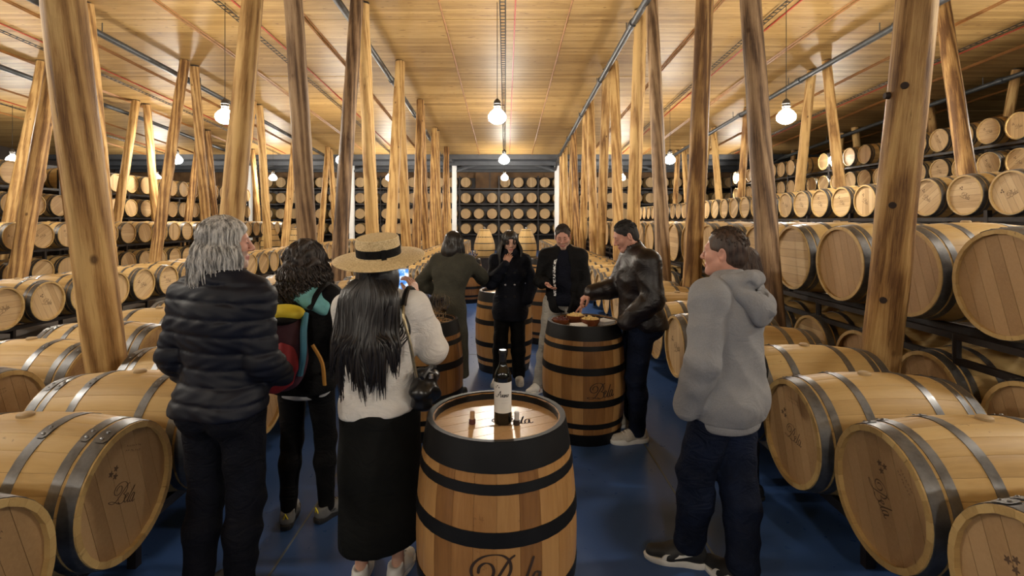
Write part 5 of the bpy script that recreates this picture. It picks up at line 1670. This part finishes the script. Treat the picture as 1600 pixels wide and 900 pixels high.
for n, yw in (('L', 34), ('R', -10)):
    o, Q, lc = P.shoe(n, yw, 'shoe_black', 'sole_white', .30)
    for sx in (-1, 1):
        sw = MB(); up = [(.125, .034), (.105, .054), (.065, .060), (.02, .062), (-.03, .073)]; lo_ = [(.11, .031), (.085, .036), (.05, .045), (.015, .055), (-.03, .068)]
        cu, cl = catmull(up, 3), catmull(lo_, 3); vs = []
        for (y, z), (y2, z2) in zip(cu, cl):
            for yy, zz in ((y, z), (y2, z2)):
                w = .0455 + .0025 * min(1, max(0, yy / .08)) - .22 * max(0, zz - .05)
                vs.append(tuple(Q(sx * w, yy, zz)))
        f_ = [(2 * i, 2 * i + 1, 2 * i + 3, 2 * i + 2) for i in range(len(cu) - 1)]
        N_ = len(vs); vs2 = [tuple(np.array(v) - np.array(Q(sx * .008, 0, 0)) + np.array(Q(0, 0, 0))) for v in vs]
        sw.add(vs + vs2, f_ + [(2 * i + N_, 2 * i + 2 + N_, 2 * i + 3 + N_, 2 * i + 1 + N_) for i in range(len(cu) - 1)]
               + [(2 * i, 2 * i + 2, 2 * i + 2 + N_, 2 * i + N_) for i in range(len(cu) - 1)] + [(2 * i + 1, 2 * i + 1 + N_, 2 * i + 3 + N_, 2 * i + 3) for i in range(len(cu) - 1)])
        sw.build('side_stripe', 'sole_white', o)
short_hair(P, 'hair_brown', .016, 9, 320, .026, .0, line=.08)

# ------------------------------------------------------------------ 9: woman mostly hidden behind the man in the hoodie
P = Person('person with long brown hair almost hidden behind the man in the grey sweatshirt', 1.585, 3.42, 78, 1.62, .86,
           dict(shL=(-.15, 0, 1.40), shR=(.15, 0, 1.40), elL=(-.19, .02, 1.13), elR=(.19, .02, 1.13), wrL=(-.15, .14, .95), wrR=(.15, .14, .95)), (0, 8, 0), seed=19)
P.body('skin', [], True); P.face_bits('hair_brown')
F = P.torso(Field(), .02); F.plane(P.at(-.12), -P.u, .01); F.fn(folds(81, .004)); sculpt('jacket', F, 'black_cloth', P.t, .011)
P.trousers('jeans_dark', .012)
for n in 'LR': P.shoe(n, 0, 'shoe_black', 'sole_black', .25)
F = P.scalp(Field(), .012); sculpt('hair_cap', F, 'hair_brown', P.t, .008)
hb = MB(); strands(hb, P.cap_paths(120, .26, 24, back_zone(55), out=.02, wave=.005, freq=22), .0085, 5, .3); stuff_hair(hb, 'hair', 'hair_brown', P.t)

# ------------------------------------------------------------------ things on the barrels
TOP = .475 + KIND['table'].hz + .0101            # height of a standing barrel's lid
TOPW = TOP
g = G('bottle_glass'); M['bottle'] = g.set((.006, .006, .005), .06, 0, .6)
M['foil'] = plain('black_foil', (.012, .011, .012), .32, .2)
M['label'] = plain('paper_label', (.66, .64, .60), .6, 0, .03)
M['label_ink'] = plain('label_ink', (.02, .02, .022), .6)
M['label_faint'] = plain('label_grey_print', (.42, .40, .39), .6)
M['cork'] = plain('cork', (.40, .24, .12), .8, 0, .2, 80)
M['dark_cap'] = plain('dark_stopper', (.020, .012, .010), .35)
M['wine_cork'] = plain('wine_stained_cork', (.10, .028, .022), .7)
M['clay'] = plain('glazed_clay', (.16, .050, .022), .22, 0, .25, 14)
M['cheese'] = plain('cheese_bits', (.80, .60, .24), .6, 0, .12, 30)
M['snack'] = plain('dark_snack', (.12, .035, .03), .6, 0, .3, 40)
M['napkin'] = plain('white_napkin', (.80, .79, .77), .8, 0, .03)
M['label_dots'] = M['label_ink']
g = G('clear_glass')
g.put(g.b.inputs['Transmission Weight'], 1.0); g.put(g.b.inputs['IOR'], 1.45); M['glass'] = g.set((1, 1, 1), .02)
M['wine'] = plain('red_wine', (.035, .003, .006), .08, 0, .1)

bt = thing('wine_bottle', 'dark wine bottle with white label on the front barrel', 'bottle', (-.012, 2.235, TOPW), .0)
R_ = .0385
MB().lathe([(0, .004), (.030, 0), (.036, .003), (R_, .010), (R_, .196), (.0372, .212), (.030, .232), (.020, .248), (.0155, .262), (.0143, .285), (.0143, .302), (.0165, .303), (.0165, .311), (.0145, .312), (.0145, .318), (0, .318)], 32).build('glass_body', 'bottle', bt)
MB().lathe([(.0152, .248 + .012), (.0152, .302), (.0174, .303), (.0174, .312), (.0155, .319), (0, .3195)], 24).build('foil', 'foil', bt)
def bl(u, v, e=.0006): return ((R_ + e) * math.sin(u / R_), -(R_ + e) * math.cos(u / R_), v)
lb = MB(); k = 18; vs = []
for i in range(k + 1):
    u = -.050 + .100 * i / k; vs += [bl(u, .055), bl(u, .186)]
lb = lb.add(vs, [(2 * i, 2 * i + 2, 2 * i + 3, 2 * i + 1) for i in range(k)]).build('label', 'label', bt)
t_ = ribbons(ARANO, lambda u, v: bl(-.026 + u * .0275, .124 + v * .028, .0011), .045, 4)
t_.build('label_lettering', 'label_ink', lb, False)
dt = MB()
for cx, cy in ((-.0275, .1725), (-.0205, .1655), (-.0345, .1655)): blob(dt, lambda u, v: bl(u, v, .0011), cx + .004, cy, .0038, 6)
dt.build('label_emblem', 'label_ink', lb, False)
ft = MB(); rg = random.Random(3)
for z, a, b in ((.110, -.030, .022), (.098, -.006, .024), (.070, .012, .030)):
    u = a
    while u < b:
        ribbons([[(u, z), (u + .0016, z + rg.uniform(.001, .003)), (u + .003, z)]], lambda p, q: bl(p, q, .0011), .0004, 2, ft); u += .0042
ft.build('label_small_print', 'label_faint', lb, False)
# brand on the front barrel's lid
ko = ribbons(BELA, lambda u, v: (u * .10 - .02, v * .10 - .06, KIND['table'].hz + .0108), .03, 4)
fb = next(o for o in bpy.data.objects if o.get('label', '').startswith('varnished upright barrel in front'))
ko.build('lid_brand', 'ink', fb, False).rotation_euler = (0, 0, -.15 + .2)
for x, y, lab, m in ((-.145, 2.225, 'brown wine cork standing on the front barrel left of the bottle', 'cork'), (.048, 2.215, 'pale stopper with dark foot on the front barrel right of the bottle', 'label')):
    t = thing('cork', lab, 'cork', (x, y, TOPW), .3)
    MB().lathe([(0, 0), (.0135, 0), (.015, .004), (.0135, .012), (.015, .018), (.011, .022), (0, .022)], 14).build('cork_foot', 'wine_cork' if m == 'cork' else 'dark_cap', t)
    MB().lathe([(.0105, .02), (.0105, .052), (.0095, .055), (0, .055)], 14).build('cork_shaft', 'cork' if m == 'cork' else 'label_faint', t)

# snack bowls, napkins on the second barrel
def bowl(x, y, r, h, label, fill, n, z0=0.0):
    t = thing('snack_bowl', label, 'bowl', (x, y, TOP + z0), 0)
    MB().lathe([(0, 0), (r * .62, 0), (r * .70, .006), (r * .92, h * .6), (r, h), (r * .965, h + .002), (r * .88, h * .62), (r * .6, .012), (0, .010)], 28).build('bowl_shell', 'clay', t)
    mb = MB(); rg = random.Random(int(x * 1000))
    for i in range(n):
        a = rg.uniform(0, 6.28); q = r * .82 * math.sqrt(rg.random()); zz = h * .72 + (r - q) * .42 * rg.random() + .004
        s = rg.uniform(.008, .014)
        m = Matrix.Translation((q * math.cos(a), q * math.sin(a), zz)) @ Matrix.Rotation(rg.uniform(0, 3), 4, 'X') @ Matrix.Rotation(rg.uniform(0, 3), 4, 'Z')
        mb.box((-s, -s * .7, -s * .5), (s, s * .7, s * .5), 0, m)
    mb.lathe([(r * .9, h * .66), (r * .5, h * .8), (0, h * .84)][::-1], 16)
    mb.build('snacks', fill, t, False)['kind'] = 'stuff'
bx, by = .665, 4.38
bowl(bx - .195, by - .02, .075, .045, 'clay bowl of dark snacks, left one on the second barrel', 'snack', 50)
bowl(bx - .06, by + .06, .085, .065, 'clay bowl heaped with yellow snacks at the back of the second barrel', 'cheese', 90)
bowl(bx + .045, by - .085, .085, .062, 'clay bowl heaped with yellow snacks at the front of the second barrel', 'cheese', 90)
def napkins(x, y, rz, label, w=.07):
    t = thing('napkins', label, 'napkins', (x, y, TOP), rz)
    rg = random.Random(int(x * 999))
    for k in range(9):
        MB().box((-w, -w, .0), (w, w, .0035)).build('napkin', 'napkin', t, False).matrix_local = Matrix.Translation((rg.uniform(-.008, .008), rg.uniform(-.008, .008), .004 * k)) @ Matrix.Rotation(rg.uniform(-.15, .15), 4, 'Z')
napkins(bx + .17, by - .01, .5, 'stack of white napkins right of the bowls on the second barrel')
napkins(bx - .07, by - .19, .2, 'stack of white napkins before the bowls on the second barrel', .055)

# wine glasses on the third barrel
def glass_meshes():
    a = MB().lathe([(0, .003), (.033, .002), (.034, .0), (.0345, .0015), (.012, .006), (.0042, .012), (.0036, .085), (.009, .096), (.030, .112), (.043, .140), (.0455, .165), (.042, .195), (.0365, .222), (.0357, .222), (.041, .194), (.0443, .165), (.0418, .141), (.029, .1145), (.009, .099), (0, .097)], 22).mesh('glass', 'glass')
    b = MB().lathe([(0, .0995), (.0085, .1005), (.0285, .1155), (.0335, .122), (0, .122)], 18).mesh('wine', 'wine')
    return a, b
GA, GW = glass_meshes()
gx, gy = GB
spots = []
for j in range(5):
    for i in range(-2, 4):
        x = i * .093 - .045 + (.046 if j % 2 else 0); y = -.17 + .085 * j
        if math.hypot(x, y) < .222: spots.append((x, y))
spots = sorted(spots, key=lambda q: (round(q[1], 2), q[0]))
for k, (x, y) in enumerate(spots):
    rw = sorted({round(q[1], 2) for q in spots}).index(round(y, 2)); mate = [q[0] for q in spots if abs(q[1] - y) < .01]
    t = thing('wine_glass', f"stemmed wine glass in the {('front', 'second', 'third', 'fourth', 'rear')[rw]} row on the left upright barrel, {ordinal(mate.index(x) + 1)} from left", 'glass', (gx + x, gy + y, TOP), k * .7, 'wine glasses on the left barrel')
    link('glass_body', GA, t); 
    if k % 4 == 0: link('wine', GW, t)
for k, (x, y) in enumerate(((-.72, 11.30), (-.66, 11.42))):
    t = thing('wine_glass', ('nearer' if k == 0 else 'farther') + ' wine glass on the far-left upright barrel down the aisle', 'glass', (x, y, TOP), 0)
    link('glass_body', GA, t)
